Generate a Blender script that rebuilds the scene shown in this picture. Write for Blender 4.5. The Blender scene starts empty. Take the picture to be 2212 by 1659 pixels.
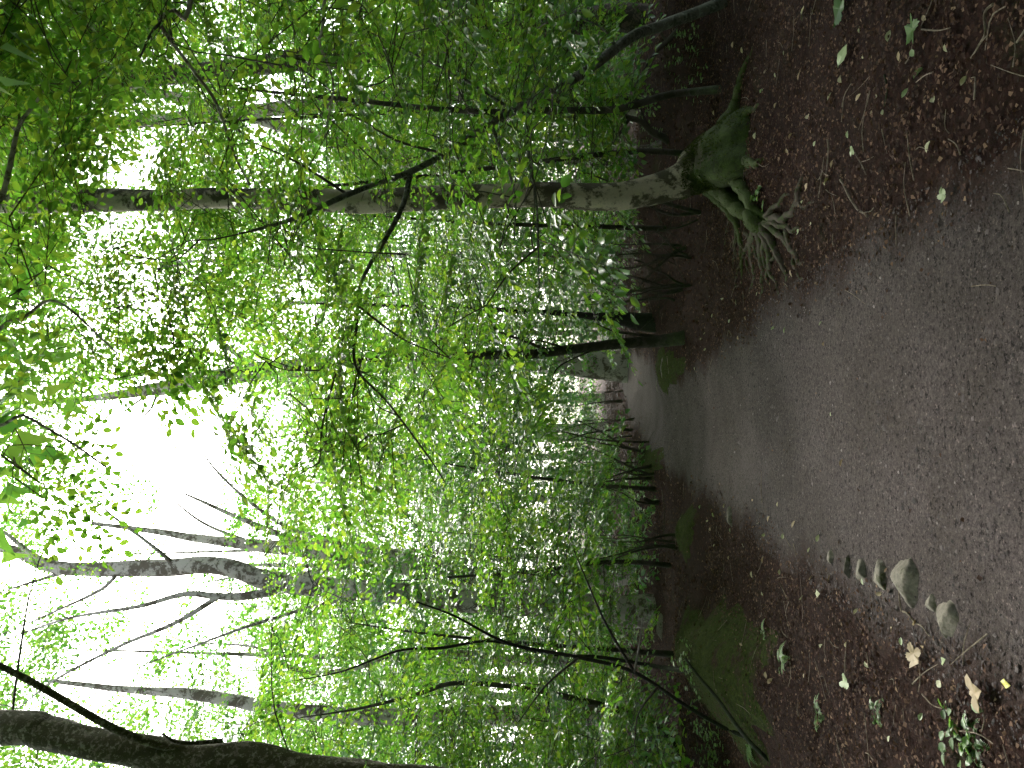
import bpy, bmesh, math
import numpy as np
from mathutils import Matrix, Vector, noise as mnoise

# ------------------------------------------------------------------ camera, sky, sun, exposure
sc = bpy.context.scene
col = sc.collection
CAM_H = 1.6
PITCH = math.atan(136.0 / 1659.0)
cp, sp = math.cos(PITCH), math.sin(PITCH)
cam_d = bpy.data.cameras.new('camera')
cam = bpy.data.objects.new('camera', cam_d)
col.objects.link(cam)
cam_d.sensor_fit = 'HORIZONTAL'; cam_d.sensor_width = 36; cam_d.lens = 27
cam_d.clip_start = 0.05; cam_d.clip_end = 600
# the phone was held on its side: the picture's right is the world's down
M = Matrix(((0, 1, 0, 0), (sp, 0, -cp, 0), (-cp, 0, -sp, 0), (0, 0, 0, 1)))
M.translation = (0, 0, CAM_H)
cam.matrix_world = M
sc.camera = cam

SUN_EL, SUN_AZ = math.radians(43), math.radians(-8)     # azimuth from +Y (ahead) towards +X
w = bpy.data.worlds.new('World'); sc.world = w; w.use_nodes = True
nt = w.node_tree; nt.nodes.clear()
sky = nt.nodes.new('ShaderNodeTexSky'); sky.sky_type = 'NISHITA'; sky.sun_disc = False
sky.sun_elevation = SUN_EL; sky.sun_rotation = SUN_AZ
sky.air_density = 1.0; sky.dust_density = 4.0; sky.ozone_density = 1.0
hs = nt.nodes.new('ShaderNodeHueSaturation'); hs.inputs['Saturation'].default_value = 0.4   # thin white overcast
bg = nt.nodes.new('ShaderNodeBackground'); bg.inputs[1].default_value = 0.09
wo = nt.nodes.new('ShaderNodeOutputWorld')
nt.links.new(sky.outputs[0], hs.inputs['Color']); nt.links.new(hs.outputs[0], bg.inputs[0]); nt.links.new(bg.outputs[0], wo.inputs[0])
sun_d = bpy.data.lights.new('sun', 'SUN'); sun_d.energy = 1.5; sun_d.angle = math.radians(20); sun_d.color = (1, 0.97, 0.9)
sun = bpy.data.objects.new('sun', sun_d); col.objects.link(sun)
sdir = Vector((math.sin(SUN_AZ) * math.cos(SUN_EL), math.cos(SUN_AZ) * math.cos(SUN_EL), math.sin(SUN_EL)))
sun.rotation_euler = sdir.to_track_quat('Z', 'Y').to_euler()
vs = sc.view_settings
vs.view_transform = 'Standard'; vs.look = 'None'; vs.gamma = 1; vs.use_curve_mapping = False
vs.exposure = 3.4
cy = sc.cycles
cy.max_bounces = 4; cy.diffuse_bounces = 3; cy.transmission_bounces = 3; cy.glossy_bounces = 2
cy.use_denoising = True; cy.use_adaptive_sampling = True; cy.adaptive_threshold = .03
cy.sample_clamp_indirect = 10
cy.caustics_reflective = False; cy.caustics_refractive = False

# ------------------------------------------------------------------ helpers: photo pixel -> place
rng = np.random.default_rng(7)
FPX = 1659.0
def ray(xd, yd):
    """direction of a point of the photograph, seen 2212 px wide"""
    r = (829.5 - yd) / FPX; up = (1106.0 - xd) / FPX
    return np.array([r, cp - up * sp, sp + up * cp])
def at(xd, yd, Y):
    d = ray(xd, yd)
    return np.array([0, 0, CAM_H]) + d * (Y / d[1])
def project(p):
    p = np.atleast_2d(p) - np.array([0, 0, CAM_H])
    f = p[:, 1] * cp + p[:, 2] * sp
    up = -p[:, 1] * sp + p[:, 2] * cp
    return 1106 - FPX * up / f, 829.5 - FPX * p[:, 0] / f, f

def smooth(a, b, x):
    t = np.clip((x - a) / (b - a), 0, 1); return t * t * (3 - 2 * t)
PATH = np.array([(-8, -.05, 1.25), (0, -.12, 1.1), (2.7, -.16, 1.04), (4.2, -.24, .98), (5.8, -.31, .96), (7.5, -.40, .90), (9.2, -.52, .80), (11, -.66, .72), (13, -.58, .70),
                 (16, -.36, .80), (22, .12, .82), (33, 1.5, .85), (45, 4.0, .9), (60, 9, 1.0)])
def path_c(y): return np.interp(y, PATH[:, 0], PATH[:, 1])
def path_w(y): return np.interp(y, PATH[:, 0], PATH[:, 2])
def wob(x, y, s=1.0):
    return (np.sin(1.7 * x * s + 2.3 * y * s + .4) + np.sin(-2.9 * x * s + 1.3 * y * s + 1.9) + np.sin(4.1 * x * s + 3.7 * y * s + 4.0) * .6 + np.sin(6.3 * y * s - 5.1 * x * s) * .4) / 3
MOUNDS = [  # x, y, sx, sy, height, turn
    (1.72, 6.35, .55, .55, .13, 0), (2.3, 7.4, .8, .7, .12, 0),
    (-2.75, 7.6, .42, 1.7, .34, .18), (-3.6, 9.5, 1.2, 1.6, .25, .2),
    (.22, 12.6, .42, 1.5, .14, .05), (1.9, 13.4, 1.4, 1.5, .2, 0),
    (4.4, 9.5, 1.2, 1.6, .35, 0), (-1.95, 10.4, .35, .8, .16, .3), (-1.5, 14.5, .5, 2.2, .22, .12), (-1.15, 19, .6, 3.0, .25, -.1),
    (4.2, 13, 2.5, 2, .4, 0)]
def H(x, y):
    x = np.asarray(x, float); y = np.asarray(y, float)
    d = np.abs(x - path_c(y)) - path_w(y)
    h = .035 * wob(x, y, .55) * smooth(-.6, .8, d) + .05 * smooth(-.3, 1.0, d) + .10 * smooth(1.5, 6, d) + .012 * wob(x, y, 2.3) * smooth(-.9, .4, d)
    h = h - .02 * smooth(.0, -.8, d)
    for mx, my, sx, sy, a, t in MOUNDS:
        c, s = math.cos(t), math.sin(t)
        dx, dy = x - mx, y - my
        X, Y2 = dx * c + dy * s, -dx * s + dy * c
        h = h + a * np.exp(-(X / sx) ** 2 - (Y2 / sy) ** 2)
    return h
def gnd(xd, yd, lift=0.0):
    d = ray(xd, yd); z = 0.0
    for _ in range(12):
        t = (z - CAM_H) / d[2]; p = np.array([0, 0, CAM_H]) + d * t
        z = float(H(p[0], p[1]))
    p[2] = z + lift
    return p

# ------------------------------------------------------------------ helpers: meshes and tags
def link(o, parent=None):
    col.objects.link(o)
    if parent is not None: o.parent = parent
    return o
def tag(o, label=None, cat=None, group=None, kind=None):
    if label: o['label'] = label
    if cat: o['category'] = cat
    if group: o['group'] = group
    if kind: o['kind'] = kind
    return o
def thing(name, label, cat, loc=(0, 0, 0), group=None):
    o = link(bpy.data.objects.new(name, None)); o.location = loc; o.empty_display_size = .2
    bpy.context.view_layer.update()
    return tag(o, label, cat, group)
def mesh_np(name, V, F, mat, smooth_=False):
    V = np.asarray(V, np.float32); F = np.asarray(F, np.int32)
    me = bpy.data.meshes.new(name)
    me.vertices.add(len(V)); me.vertices.foreach_set('co', V.ravel())
    k = F.shape[1]
    me.loops.add(F.size); me.loops.foreach_set('vertex_index', F.ravel())
    me.polygons.add(len(F)); me.polygons.foreach_set('loop_start', np.arange(0, F.size, k, dtype=np.int32))
    me.polygons.foreach_set('loop_total', np.full(len(F), k, np.int32))
    if smooth_: me.polygons.foreach_set('use_smooth', np.ones(len(F), bool))
    me.update(calc_edges=True)
    if mat: me.materials.append(mat)
    return me
def obj_np(name, V, F, mat, parent=None, smooth_=False):
    """world-space vertices; an object under a parent keeps them in the parent's frame"""
    V = np.asarray(V, float)
    if parent is not None: V = V - np.array(world_loc(parent))
    return link(bpy.data.objects.new(name, mesh_np(name, V, F, mat, smooth_)), parent)
def world_loc(o):
    p = Vector(o.location)
    while o.parent is not None:
        o = o.parent; p = p + Vector(o.location)
    return p
def curve_pts(P, n):
    """Catmull-Rom through control rows (any columns), n points"""
    P = np.asarray(P, float)
    if len(P) == 2:
        t = np.linspace(0, 1, n)[:, None]; return P[0] * (1 - t) + P[1] * t
    Q = np.vstack([2 * P[0] - P[1], P, 2 * P[-1] - P[-2]])
    t = np.linspace(0, len(P) - 1 - 1e-6, n); i = t.astype(int); f = (t - i)[:, None]
    a, b, c, d = Q[i], Q[i + 1], Q[i + 2], Q[i + 3]
    return .5 * ((2 * b) + (-a + c) * f + (2 * a - 5 * b + 4 * c - d) * f ** 2 + (-a + 3 * b - 3 * c + d) * f ** 3)
def tube(P, R, sides=8, bump=0.0, seed=0, lobes=None):
    P = np.asarray(P, float); R = np.asarray(R, float); n = len(P)
    T = np.gradient(P, axis=0); T /= np.linalg.norm(T, axis=1)[:, None] + 1e-9
    ref = np.array([0.31, 0.2, 0.93]) if abs(T[:, 2]).mean() < .8 else np.array([1.0, .1, 0])
    A = np.cross(T, ref); A /= np.linalg.norm(A, axis=1)[:, None] + 1e-9
    B = np.cross(T, A)
    th = np.linspace(0, 2 * math.pi, sides, endpoint=False)
    r = np.repeat(R[:, None], sides, 1)
    if bump:
        ii = np.arange(n)[:, None]; L = np.r_[0, np.cumsum(np.linalg.norm(np.diff(P, axis=0), axis=1))][:, None]
        r = r * (1 + bump * (np.sin(2 * th + L * 2.1 + seed) * .6 + np.sin(3 * th - L * 3.3 + seed * 2) * .5 + np.sin(th * 5 + L * 7 + seed * 3) * .3 + np.sin(L * 5.5 + seed + th) * .5))
    if lobes is not None: r = r * lobes(P, th)
    V = P[:, None, :] + r[:, :, None] * (np.cos(th)[None, :, None] * A[:, None, :] + np.sin(th)[None, :, None] * B[:, None, :])
    i = np.arange(n - 1)[:, None] * sides; j = np.arange(sides)[None, :]; j2 = (j + 1) % sides
    F = np.stack([i + j, i + j2, i + sides + j2, i + sides + j], -1).reshape(-1, 4)
    return V.reshape(-1, 3), F
class MB:
    def __init__(s): s.V = []; s.F = []; s.n = 0
    def add(s, V, F):
        s.V.append(np.asarray(V, float)); s.F.append(np.asarray(F) + s.n); s.n += len(V)
    def build(s, name, mat, parent=None, smooth_=True):
        return obj_np(name, np.vstack(s.V), np.vstack(s.F), mat, parent, smooth_)

# ------------------------------------------------------------------ materials
def new_mat(name):
    m = bpy.data.materials.new(name); m.use_nodes = True
    t = m.node_tree; t.nodes.clear()
    out = t.nodes.new('ShaderNodeOutputMaterial')
    return m, t, out
def N(t, kind, **kw):
    n = t.nodes.new(kind)
    for k, v in kw.items():
        if k.startswith('i_'):
            key = k[2:].replace('_', ' ')
            n.inputs[int(key) if key.isdigit() else key].default_value = v
        else: setattr(n, k, v)
    return n
def ramp(t, stops, fac=None, mode='LINEAR'):
    n = t.nodes.new('ShaderNodeValToRGB'); cr = n.color_ramp; cr.interpolation = mode
    while len(cr.elements) < len(stops): cr.elements.new(.5)
    for e, (p, c) in zip(cr.elements, stops): e.position = p; e.color = (*c, 1) if len(c) == 3 else c
    if fac is not None: t.links.new(fac, n.inputs[0])
    return n
def mixc(t, fac, a, b, blend='MIX'):
    n = t.nodes.new('ShaderNodeMix'); n.data_type = 'RGBA'; n.blend_type = blend
    for sock, v in ((n.inputs[0], fac), (n.inputs[6], a), (n.inputs[7], b)):
        if hasattr(v, 'type') and hasattr(v, 'node'): t.links.new(v, sock)
        elif isinstance(v, (int, float)): sock.default_value = v
        else: sock.default_value = (*v, 1)
    return n.outputs[2]
def noise(t, scale, detail=4, rough=.6, vec=None, dist=0.0):
    n = N(t, 'ShaderNodeTexNoise', i_Scale=scale, i_Detail=detail, i_Roughness=rough, i_Distortion=dist)
    if vec is not None: t.links.new(vec, n.inputs['Vector'])
    return n.outputs['Fac']
def math_(t, op, a, b=0.0, clamp=False):
    n = t.nodes.new('ShaderNodeMath'); n.operation = op; n.use_clamp = clamp
    for s, v in ((n.inputs[0], a), (n.inputs[1], b)):
        if hasattr(v, 'node'): t.links.new(v, s)
        else: s.default_value = v
    return n.outputs[0]
def pos(t): return t.nodes.new('ShaderNodeNewGeometry').outputs['Position']

def leaf_mat(name, stops, tstops, trans=.45, rough=.42, spec=.5):
    m, t, out = new_mat(name)
    g = t.nodes.new('ShaderNodeNewGeometry'); oi = t.nodes.new('ShaderNodeObjectInfo')
    r = math_(t, 'FRACT', math_(t, 'ADD', g.outputs['Random Per Island'], oi.outputs['Random']))
    c = ramp(t, stops, r).outputs[0]; tc = ramp(t, tstops, r).outputs[0]
    p = N(t, 'ShaderNodeBsdfPrincipled', i_Roughness=rough); p.inputs['Specular IOR Level'].default_value = spec
    tr = t.nodes.new('ShaderNodeBsdfTranslucent')
    t.links.new(c, p.inputs['Base Color']); t.links.new(tc, tr.inputs[0])
    mx = t.nodes.new('ShaderNodeMixShader'); mx.inputs[0].default_value = trans
    t.links.new(p.outputs[0], mx.inputs[1]); t.links.new(tr.outputs[0], mx.inputs[2]); t.links.new(mx.outputs[0], out.inputs[0])
    return m
LEAF = leaf_mat('beech_leaf', [(0, (.022, .095, .024)), (.5, (.036, .130, .034)), (1, (.07, .165, .036))],
                [(0, (.11, .30, .022)), (.6, (.19, .40, .028)), (1, (.34, .48, .036))], .48, .36, .45)
LEAF_FAR = leaf_mat('beech_leaf_far', [(0, (.028, .110, .030)), (.5, (.042, .140, .038)), (1, (.075, .175, .040))],
                [(0, (.09, .27, .034)), (.6, (.15, .34, .040)), (1, (.27, .42, .05))], .42, .40, .40)
PLANT = leaf_mat('ground_plant_leaf', [(0, (.04, .10, .025)), (1, (.09, .18, .04))], [(0, (.15, .35, .05)), (1, (.25, .45, .06))], .35, .4, .5)
LITTER = leaf_mat('dead_leaf', [(0, (.010, .005, .003)), (.4, (.029, .0145, .0088)), (.75, (.062, .032, .0195)), (.93, (.115, .068, .042)), (1, (.19, .13, .08))],
                  [(0, (.10, .05, .02)), (1, (.2, .11, .04))], .10, .8, .12)
PALE = leaf_mat('fallen_pale_leaf', [(0, (.26, .28, .14)), (.5, (.32, .33, .19)), (.8, (.38, .35, .19)), (1, (.30, .22, .10))], [(0, (.3, .35, .1)), (1, (.4, .35, .1))], .12, .55, .4)
PALE_GREEN = leaf_mat('fallen_green_leaf', [(0, (.22, .29, .13)), (1, (.29, .36, .18))], [(0, (.3, .4, .1)), (1, (.35, .45, .1))], .12, .5, .4)
YELLOW = leaf_mat('fallen_yellow_leaf', [(0, (.42, .42, .05)), (1, (.55, .5, .08))], [(0, (.4, .4, .05)), (1, (.5, .4, .05))], .12, .5, .4)
TAN = leaf_mat('fallen_tan_leaf', [(0, (.26, .19, .10)), (1, (.36, .29, .17))], [(0, (.3, .2, .1)), (1, (.35, .25, .1))], .1, .6, .3)

def bark_mat(name, base, patch, patch_amt=.5, moss=None, moss_z=(0, 0), scale=1.0, lichen=None):
    """smooth beech bark: pale skin, dark mottled patches with crisp edges, moss that climbs from the foot"""
    m, t, out = new_mat(name); P = pos(t)
    n1 = noise(t, 3.2 * scale, 8, .7, P, .6); n2 = noise(t, 11 * scale, 6, .7, P); n3 = noise(t, 60, 4, .6, P)
    c = mixc(t, n3, [v * .75 for v in base], [v * 1.2 for v in base])
    e = .62 - .25 * patch_amt
    pm = ramp(t, [(e - .02, (0, 0, 0)), (e + .03, (1, 1, 1))], math_(t, 'ADD', math_(t, 'MULTIPLY', n1, .7), math_(t, 'MULTIPLY', n2, .3))).outputs[0]
    pc = mixc(t, n2, [v * .6 for v in patch], [v * 1.7 for v in patch])
    c = mixc(t, pm, c, pc)
    if lichen:
        n4 = noise(t, 17, 5, .7, P); lm = ramp(t, [(.55, (0, 0, 0)), (.62, (1, 1, 1))], n4).outputs[0]; c = mixc(t, math_(t, 'MULTIPLY', lm, .7), c, lichen)
    if moss:
        sx = t.nodes.new('ShaderNodeSeparateXYZ'); t.links.new(P, sx.inputs[0])
        h = math_(t, 'DIVIDE', math_(t, 'SUBTRACT', sx.outputs[2], moss_z[0]), moss_z[1] - moss_z[0])
        k = math_(t, 'ADD', h, math_(t, 'MULTIPLY', math_(t, 'SUBTRACT', n1, .5), 2.4))
        mm = ramp(t, [(.45, (1, 1, 1)), (.55, (0, 0, 0))], k).outputs[0]
        mc = ramp(t, [(.33, [v * .3 for v in patch]), (.45, [v * .6 for v in moss]), (.55, moss), (.72, [v * 2.2 for v in moss])], math_(t, 'ADD', math_(t, 'MULTIPLY', noise(t, 38, 5, .75, P), .5), math_(t, 'MULTIPLY', noise(t, 7, 5, .7, P), .5))).outputs[0]
        c = mixc(t, mm, c, mc)
    p = N(t, 'ShaderNodeBsdfPrincipled', i_Roughness=.85); p.inputs['Specular IOR Level'].default_value = .25
    t.links.new(c, p.inputs['Base Color'])
    b = N(t, 'ShaderNodeBump', i_Strength=.6, i_Distance=.012)
    t.links.new(math_(t, 'ADD', math_(t, 'ADD', n2, math_(t, 'MULTIPLY', n3, .5)), math_(t, 'MULTIPLY', pm, .6)), b.inputs['Height']); t.links.new(b.outputs[0], p.inputs['Normal'])
    t.links.new(p.outputs[0], out.inputs[0])
    return m
MOSS = (.036, .056, .008)
BARK_T1 = bark_mat('beech_bark_mossy_foot', (.32, .285, .20), (.045, .04, .022), .50, MOSS, (.15, .85), .8)
BARK = bark_mat('beech_bark', (.36, .33, .285), (.085, .07, .052), .46)
BARK_PALE = bark_mat('beech_bark_pale', (.42, .39, .34), (.14, .12, .09), .4)
BARK_MOSSY = bark_mat('beech_bark_with_moss', (.15, .12, .09), (.040, .034, .014), .66, None, (0, 0), 3.4, (.26, .23, .18))
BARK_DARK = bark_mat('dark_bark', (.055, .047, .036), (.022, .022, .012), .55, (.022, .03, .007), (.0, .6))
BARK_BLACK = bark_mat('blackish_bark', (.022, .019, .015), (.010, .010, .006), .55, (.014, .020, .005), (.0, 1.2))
BARK_ROUGH = bark_mat('rough_dark_bark', (.11, .085, .07), (.03, .026, .02), .6, None, (0, 0), 2.2)
BARK_LICHEN = bark_mat('lichen_sapling_bark', (.10, .108, .08), (.035, .038, .025), .45, None, (0, 0), 3, (.19, .21, .165))
TWIG = bark_mat('twig_bark', (.06, .052, .04), (.03, .028, .02), .5, None, (0, 0), 4)
ROOT = bark_mat('bare_root', (.058, .045, .032), (.035, .046, .012), .45, None, (0, 0), 4)
ROOT_MOSSY = bark_mat('mossy_root', (.05, .05, .025), (.030, .045, .007), .8, None, (0, 0), 4)
STICK = bark_mat('stick_bark', (.20, .165, .12), (.09, .07, .045), .4, None, (0, 0), 6)

def ground_mat():
    m, t, out = new_mat('forest_soil'); P = pos(t)
    a = noise(t, 22, 8, .75, P, .5); b = noise(t, 75, 5, .7, P); c0 = noise(t, 1.1, 5, .6, P)
    vor = N(t, 'ShaderNodeTexVoronoi', i_Scale=34.0); vor.inputs['Randomness'].default_value = 1; t.links.new(P, vor.inputs['Vector'])
    cell = ramp(t, [(0, (.010, .0048, .0033)), (.45, (.022, .0098, .0065)), (.8, (.040, .018, .012)), (1, (.064, .032, .021))], vor.outputs['Color']).outputs[0]
    c = mixc(t, a, cell, (.019, .009, .0065), 'MIX')
    mossm = ramp(t, [(.60, (0, 0, 0)), (.68, (1, 1, 1))], math_(t, 'ADD', math_(t, 'MULTIPLY', c0, .75), math_(t, 'MULTIPLY', b, .25))).outputs[0]
    c = mixc(t, math_(t, 'MULTIPLY', mossm, .8), c, (.024, .03, .008))
    p = N(t, 'ShaderNodeBsdfPrincipled', i_Roughness=.95); p.inputs['Specular IOR Level'].default_value = .08
    t.links.new(c, p.inputs['Base Color'])
    bp = N(t, 'ShaderNodeBump', i_Strength=.9, i_Distance=.02); t.links.new(math_(t, 'ADD', a, b), bp.inputs['Height']); t.links.new(bp.outputs[0], p.inputs['Normal'])
    t.links.new(p.outputs[0], out.inputs[0]); return m
def path_mat():
    m, t, out = new_mat('trodden_grit'); P = pos(t)
    a = noise(t, 40, 8, .85, P); b = noise(t, 120, 4, .9, P); big = noise(t, 1.3, 5, .6, P, .4)
    c = ramp(t, [(.34, (.010, .0085, .0078)), (.45, (.041, .034, .032)), (.55, (.087, .074, .071)), (.68, (.16, .136, .13))], math_(t, 'ADD', math_(t, 'MULTIPLY', a, .6), math_(t, 'MULTIPLY', b, .4))).outputs[0]
    sp1 = ramp(t, [(.36, (.25, .24, .24)), (.44, (1, 1, 1))], noise(t, 30, 3, .7, P)).outputs[0]
    sp2 = ramp(t, [(.62, (1, 1, 1)), (.72, (2.2, 2.15, 2.1))], noise(t, 55, 2, .6, P)).outputs[0]
    c = mixc(t, 1.0, mixc(t, 1.0, c, sp1, 'MULTIPLY'), sp2, 'MULTIPLY')
    c = mixc(t, 1.0, c, ramp(t, [(.35, (.78, .74, .70)), (.65, (1.12, 1.08, 1.10))], big).outputs[0], 'MULTIPLY')
    at_ = N(t, 'ShaderNodeAttribute', attribute_name='edge')
    em = ramp(t, [(.30, (0, 0, 0)), (.62, (1, 1, 1))], math_(t, 'ADD', math_(t, 'MULTIPLY', at_.outputs['Fac'], .75), math_(t, 'MULTIPLY', noise(t, 9, 6, .75, P), .38))).outputs[0]
    soil = ramp(t, [(.35, (.012, .006, .0045)), (.6, (.036, .018, .0125)), (.75, (.065, .036, .025))], noise(t, 32, 7, .8, P)).outputs[0]
    c = mixc(t, em, soil, c)
    p = N(t, 'ShaderNodeBsdfPrincipled', i_Roughness=.95); p.inputs['Specular IOR Level'].default_value = .12
    t.links.new(c, p.inputs['Base Color'])
    bp = N(t, 'ShaderNodeBump', i_Strength=.8, i_Distance=.010); t.links.new(math_(t, 'ADD', a, math_(t, 'MULTIPLY', b, .6)), bp.inputs['Height']); t.links.new(bp.outputs[0], p.inputs['Normal'])
    t.links.new(p.outputs[0], out.inputs[0]); return m
def moss_mat():
    m, t, out = new_mat('moss'); P = pos(t)
    a = noise(t, 30, 7, .75, P); b = noise(t, 3.5, 5, .7, P, .4)
    c = ramp(t, [(.3, (.008, .012, .002)), (.5, (.028, .040, .006)), (.72, (.060, .078, .011))], a).outputs[0]
    brown = ramp(t, [(.35, (.016, .010, .007)), (.65, (.06, .036, .024))], noise(t, 40, 5, .8, P)).outputs[0]
    c = mixc(t, ramp(t, [(.56, (0, 0, 0)), (.63, (1, 1, 1))], b).outputs[0], c, brown)
    p = N(t, 'ShaderNodeBsdfPrincipled', i_Roughness=1.0); p.inputs['Specular IOR Level'].default_value = .1
    t.links.new(c, p.inputs['Base Color'])
    bp = N(t, 'ShaderNodeBump', i_Strength=1, i_Distance=.03); t.links.new(a, bp.inputs['Height']); t.links.new(bp.outputs[0], p.inputs['Normal'])
    t.links.new(p.outputs[0], out.inputs[0]); return m
def stone_mat():
    m, t, out = new_mat('path_stone'); P = pos(t)
    a = noise(t, 40, 6, .7, P); b = noise(t, 9, 6, .7, P)
    c = ramp(t, [(.3, (.085, .076, .058)), (.55, (.155, .14, .11)), (.75, (.23, .21, .17))], a).outputs[0]
    g = t.nodes.new('ShaderNodeNewGeometry'); sx = t.nodes.new('ShaderNodeSeparateXYZ'); t.links.new(g.outputs['Normal'], sx.inputs[0])
    mm = ramp(t, [(.54, (0, 0, 0)), (.64, (1, 1, 1))], b).outputs[0]
    c = mixc(t, mm, c, (.035, .04, .012))
    p = N(t, 'ShaderNodeBsdfPrincipled', i_Roughness=.85); p.inputs['Specular IOR Level'].default_value = .3
    t.links.new(c, p.inputs['Base Color'])
    bp = N(t, 'ShaderNodeBump', i_Strength=.6, i_Distance=.012); t.links.new(a, bp.inputs['Height']); t.links.new(bp.outputs[0], p.inputs['Normal'])
    t.links.new(p.outputs[0], out.inputs[0]); return m
SOIL, GRIT, MOSSM, STONE = ground_mat(), path_mat(), moss_mat(), stone_mat()

# ------------------------------------------------------------------ ground, path, mossy banks
def graded(lo, hi, a, b, fine, grow=1.09):
    c = list(np.arange(a, b + 1e-6, fine)); s = fine
    while c[-1] < hi: s *= grow; c.append(c[-1] + s)
    s = fine; L = [c[0]]
    while L[-1] > lo: s *= grow; L.append(L[-1] - s)
    return np.array(L[:0:-1] + c)
def sheet(xs, ys, Z):
    V = np.stack([np.repeat(xs[None, :], len(ys), 0) if xs.ndim == 1 else xs, np.repeat(ys[:, None], Z.shape[1], 1), Z], -1).reshape(-1, 3)
    n, k = Z.shape
    i = np.arange(n - 1)[:, None] * k; j = np.arange(k - 1)[None, :]
    return V, np.stack([i + j, i + j + 1, i + k + j + 1, i + k + j], -1).reshape(-1, 4)
gx = graded(-160, 160, -4.5, 5, .09); gy = graded(-40, 260, 2.0, 13, .09)
X, Y = np.meshgrid(gx, gy)
fine = .012 * wob(X, Y, 5.1) * smooth(-.2, .4, np.abs(X - path_c(Y)) - path_w(Y))
V, F = sheet(gx, gy, H(X, Y) + fine)
tag(obj_np('ground', V, F, SOIL, None, True), 'dark brown forest soil under dead leaves beside the path', 'ground', None, 'structure')

py = graded(-7, 60, 1.5, 14, .06); k = 48
e = np.linspace(-1, 1, k)[None, :]
wv = path_w(py)[:, None] + .16
PX = path_c(py)[:, None] + e * (wv + .06 * np.sin(py * 3.1 + 1)[:, None] + .05 * np.sin(py * 7.7)[:, None] + .03 * np.sin(py * 17)[:, None])
PYY = np.repeat(py[:, None], k, 1)
PZ = H(PX, PYY) + .014 - .02 * np.abs(e) ** 6 + .004 * wob(PX, PYY, 6)
V, F = sheet(PX, py, PZ)
path_o = obj_np('path', V, F, GRIT, None, True)
at_ = path_o.data.attributes.new('edge', 'FLOAT', 'POINT')
at_.data.foreach_set('value', np.clip((1 - np.abs(np.repeat(e, len(py), 0))) / .5, 0, 1).astype(np.float32).ravel())
tag(path_o, 'grey trodden grit path running away through the wood', 'path', None, 'structure')

def bank(name, label, cx, cy_, sx, sy, turn, lift=.02, n=60):
    """a moss carpet over a rise of the ground, with a ragged rim that dives under the soil"""
    a = np.linspace(0, 2 * math.pi, n, endpoint=False); rr = np.linspace(0, 1, 24)
    A, R = np.meshgrid(a, rr)
    rag = 1 + .18 * np.sin(3 * A + cx) + .12 * np.sin(7 * A + cy_) + .08 * np.sin(13 * A)
    x0, y0 = R * rag * sx * np.cos(A), R * rag * sy * np.sin(A)
    c, s = math.cos(turn), math.sin(turn)
    x = cx + x0 * c - y0 * s; y = cy_ + x0 * s + y0 * c
    z = H(x, y) + .012 * wob(x, y, 5.1) * 0 + lift * (1 - R ** 3) * 1.6 - .03 * R ** 6 + .012 * wob(x, y, 9)
    V = np.stack([x, y, z], -1).reshape(-1, 3)
    i = np.arange(23)[:, None] * n; j = np.arange(n)[None, :]; j2 = (j + 1) % n
    F = np.stack([i + j, i + j2, i + n + j2, i + n + j], -1).reshape(-1, 4)
    return tag(obj_np(name, V, F, MOSSM, None, True), label, 'moss bank', None, 'structure')
bank('moss_bank', 'long green mossy bank left of the path', -2.75, 7.6, .72, 2.1, .18)
bank('moss_bank', 'low mossy tongue jutting into the path before the bend', .2, 12.4, .42, 1.5, .05)
bank('moss_bank', 'small mossy hump by the stone at the path edge', -1.95, 10.3, .36, .8, .3)
bank('moss_bank', 'mossy verge along the far left path edge', -1.55, 15, .4, 2.6, .12)

# dead leaves: nobody could count these
LEAF2 = (np.array([(0, 0, 0), (.45, .34, .12), (1, 0, -.05), (.45, -.34, .12)]), np.array([(0, 1, 2, 3)]))
LEAF4 = (np.array([(0, 0, 0), (.36, .29, .07), (.74, .23, .05), (1, 0, -.08), (.74, -.23, .05), (.36, -.29, .07)]), np.array([(0, 1, 2, 3), (0, 3, 4, 5)]))
LEAF6 = (np.array([(0, 0, 0), (.2, .20, .05), (.48, .30, .08), (.78, .20, .03), (1, 0, -.10), (.78, -.20, .03), (.48, -.30, .08), (.2, -.20, .05)]), np.array([(0, 1, 2, 3, 4), (0, 4, 5, 6, 7)]))
def leaves_np(P, D, U, L, shape, W=1.0):
    """P place, D direction, U up, L length -> vertices, faces"""
    D = D / (np.linalg.norm(D, axis=1)[:, None] + 1e-9)
    S = np.cross(U, D); S /= np.linalg.norm(S, axis=1)[:, None] + 1e-9
    U = np.cross(D, S)
    sv, sf = shape; k = len(sv)
    w_ = np.broadcast_to(np.asarray(W, float), (len(P),))[:, None, None]
    V = P[:, None, :] + L[:, None, None] * (sv[None, :, 0:1] * D[:, None, :] + w_ * sv[None, :, 1:2] * S[:, None, :] + sv[None, :, 2:3] * U[:, None, :])
    F = (np.arange(len(P))[:, None, None] * k + sf[None]).reshape(-1, sf.shape[1])
    return V.reshape(-1, 3), F
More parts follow.
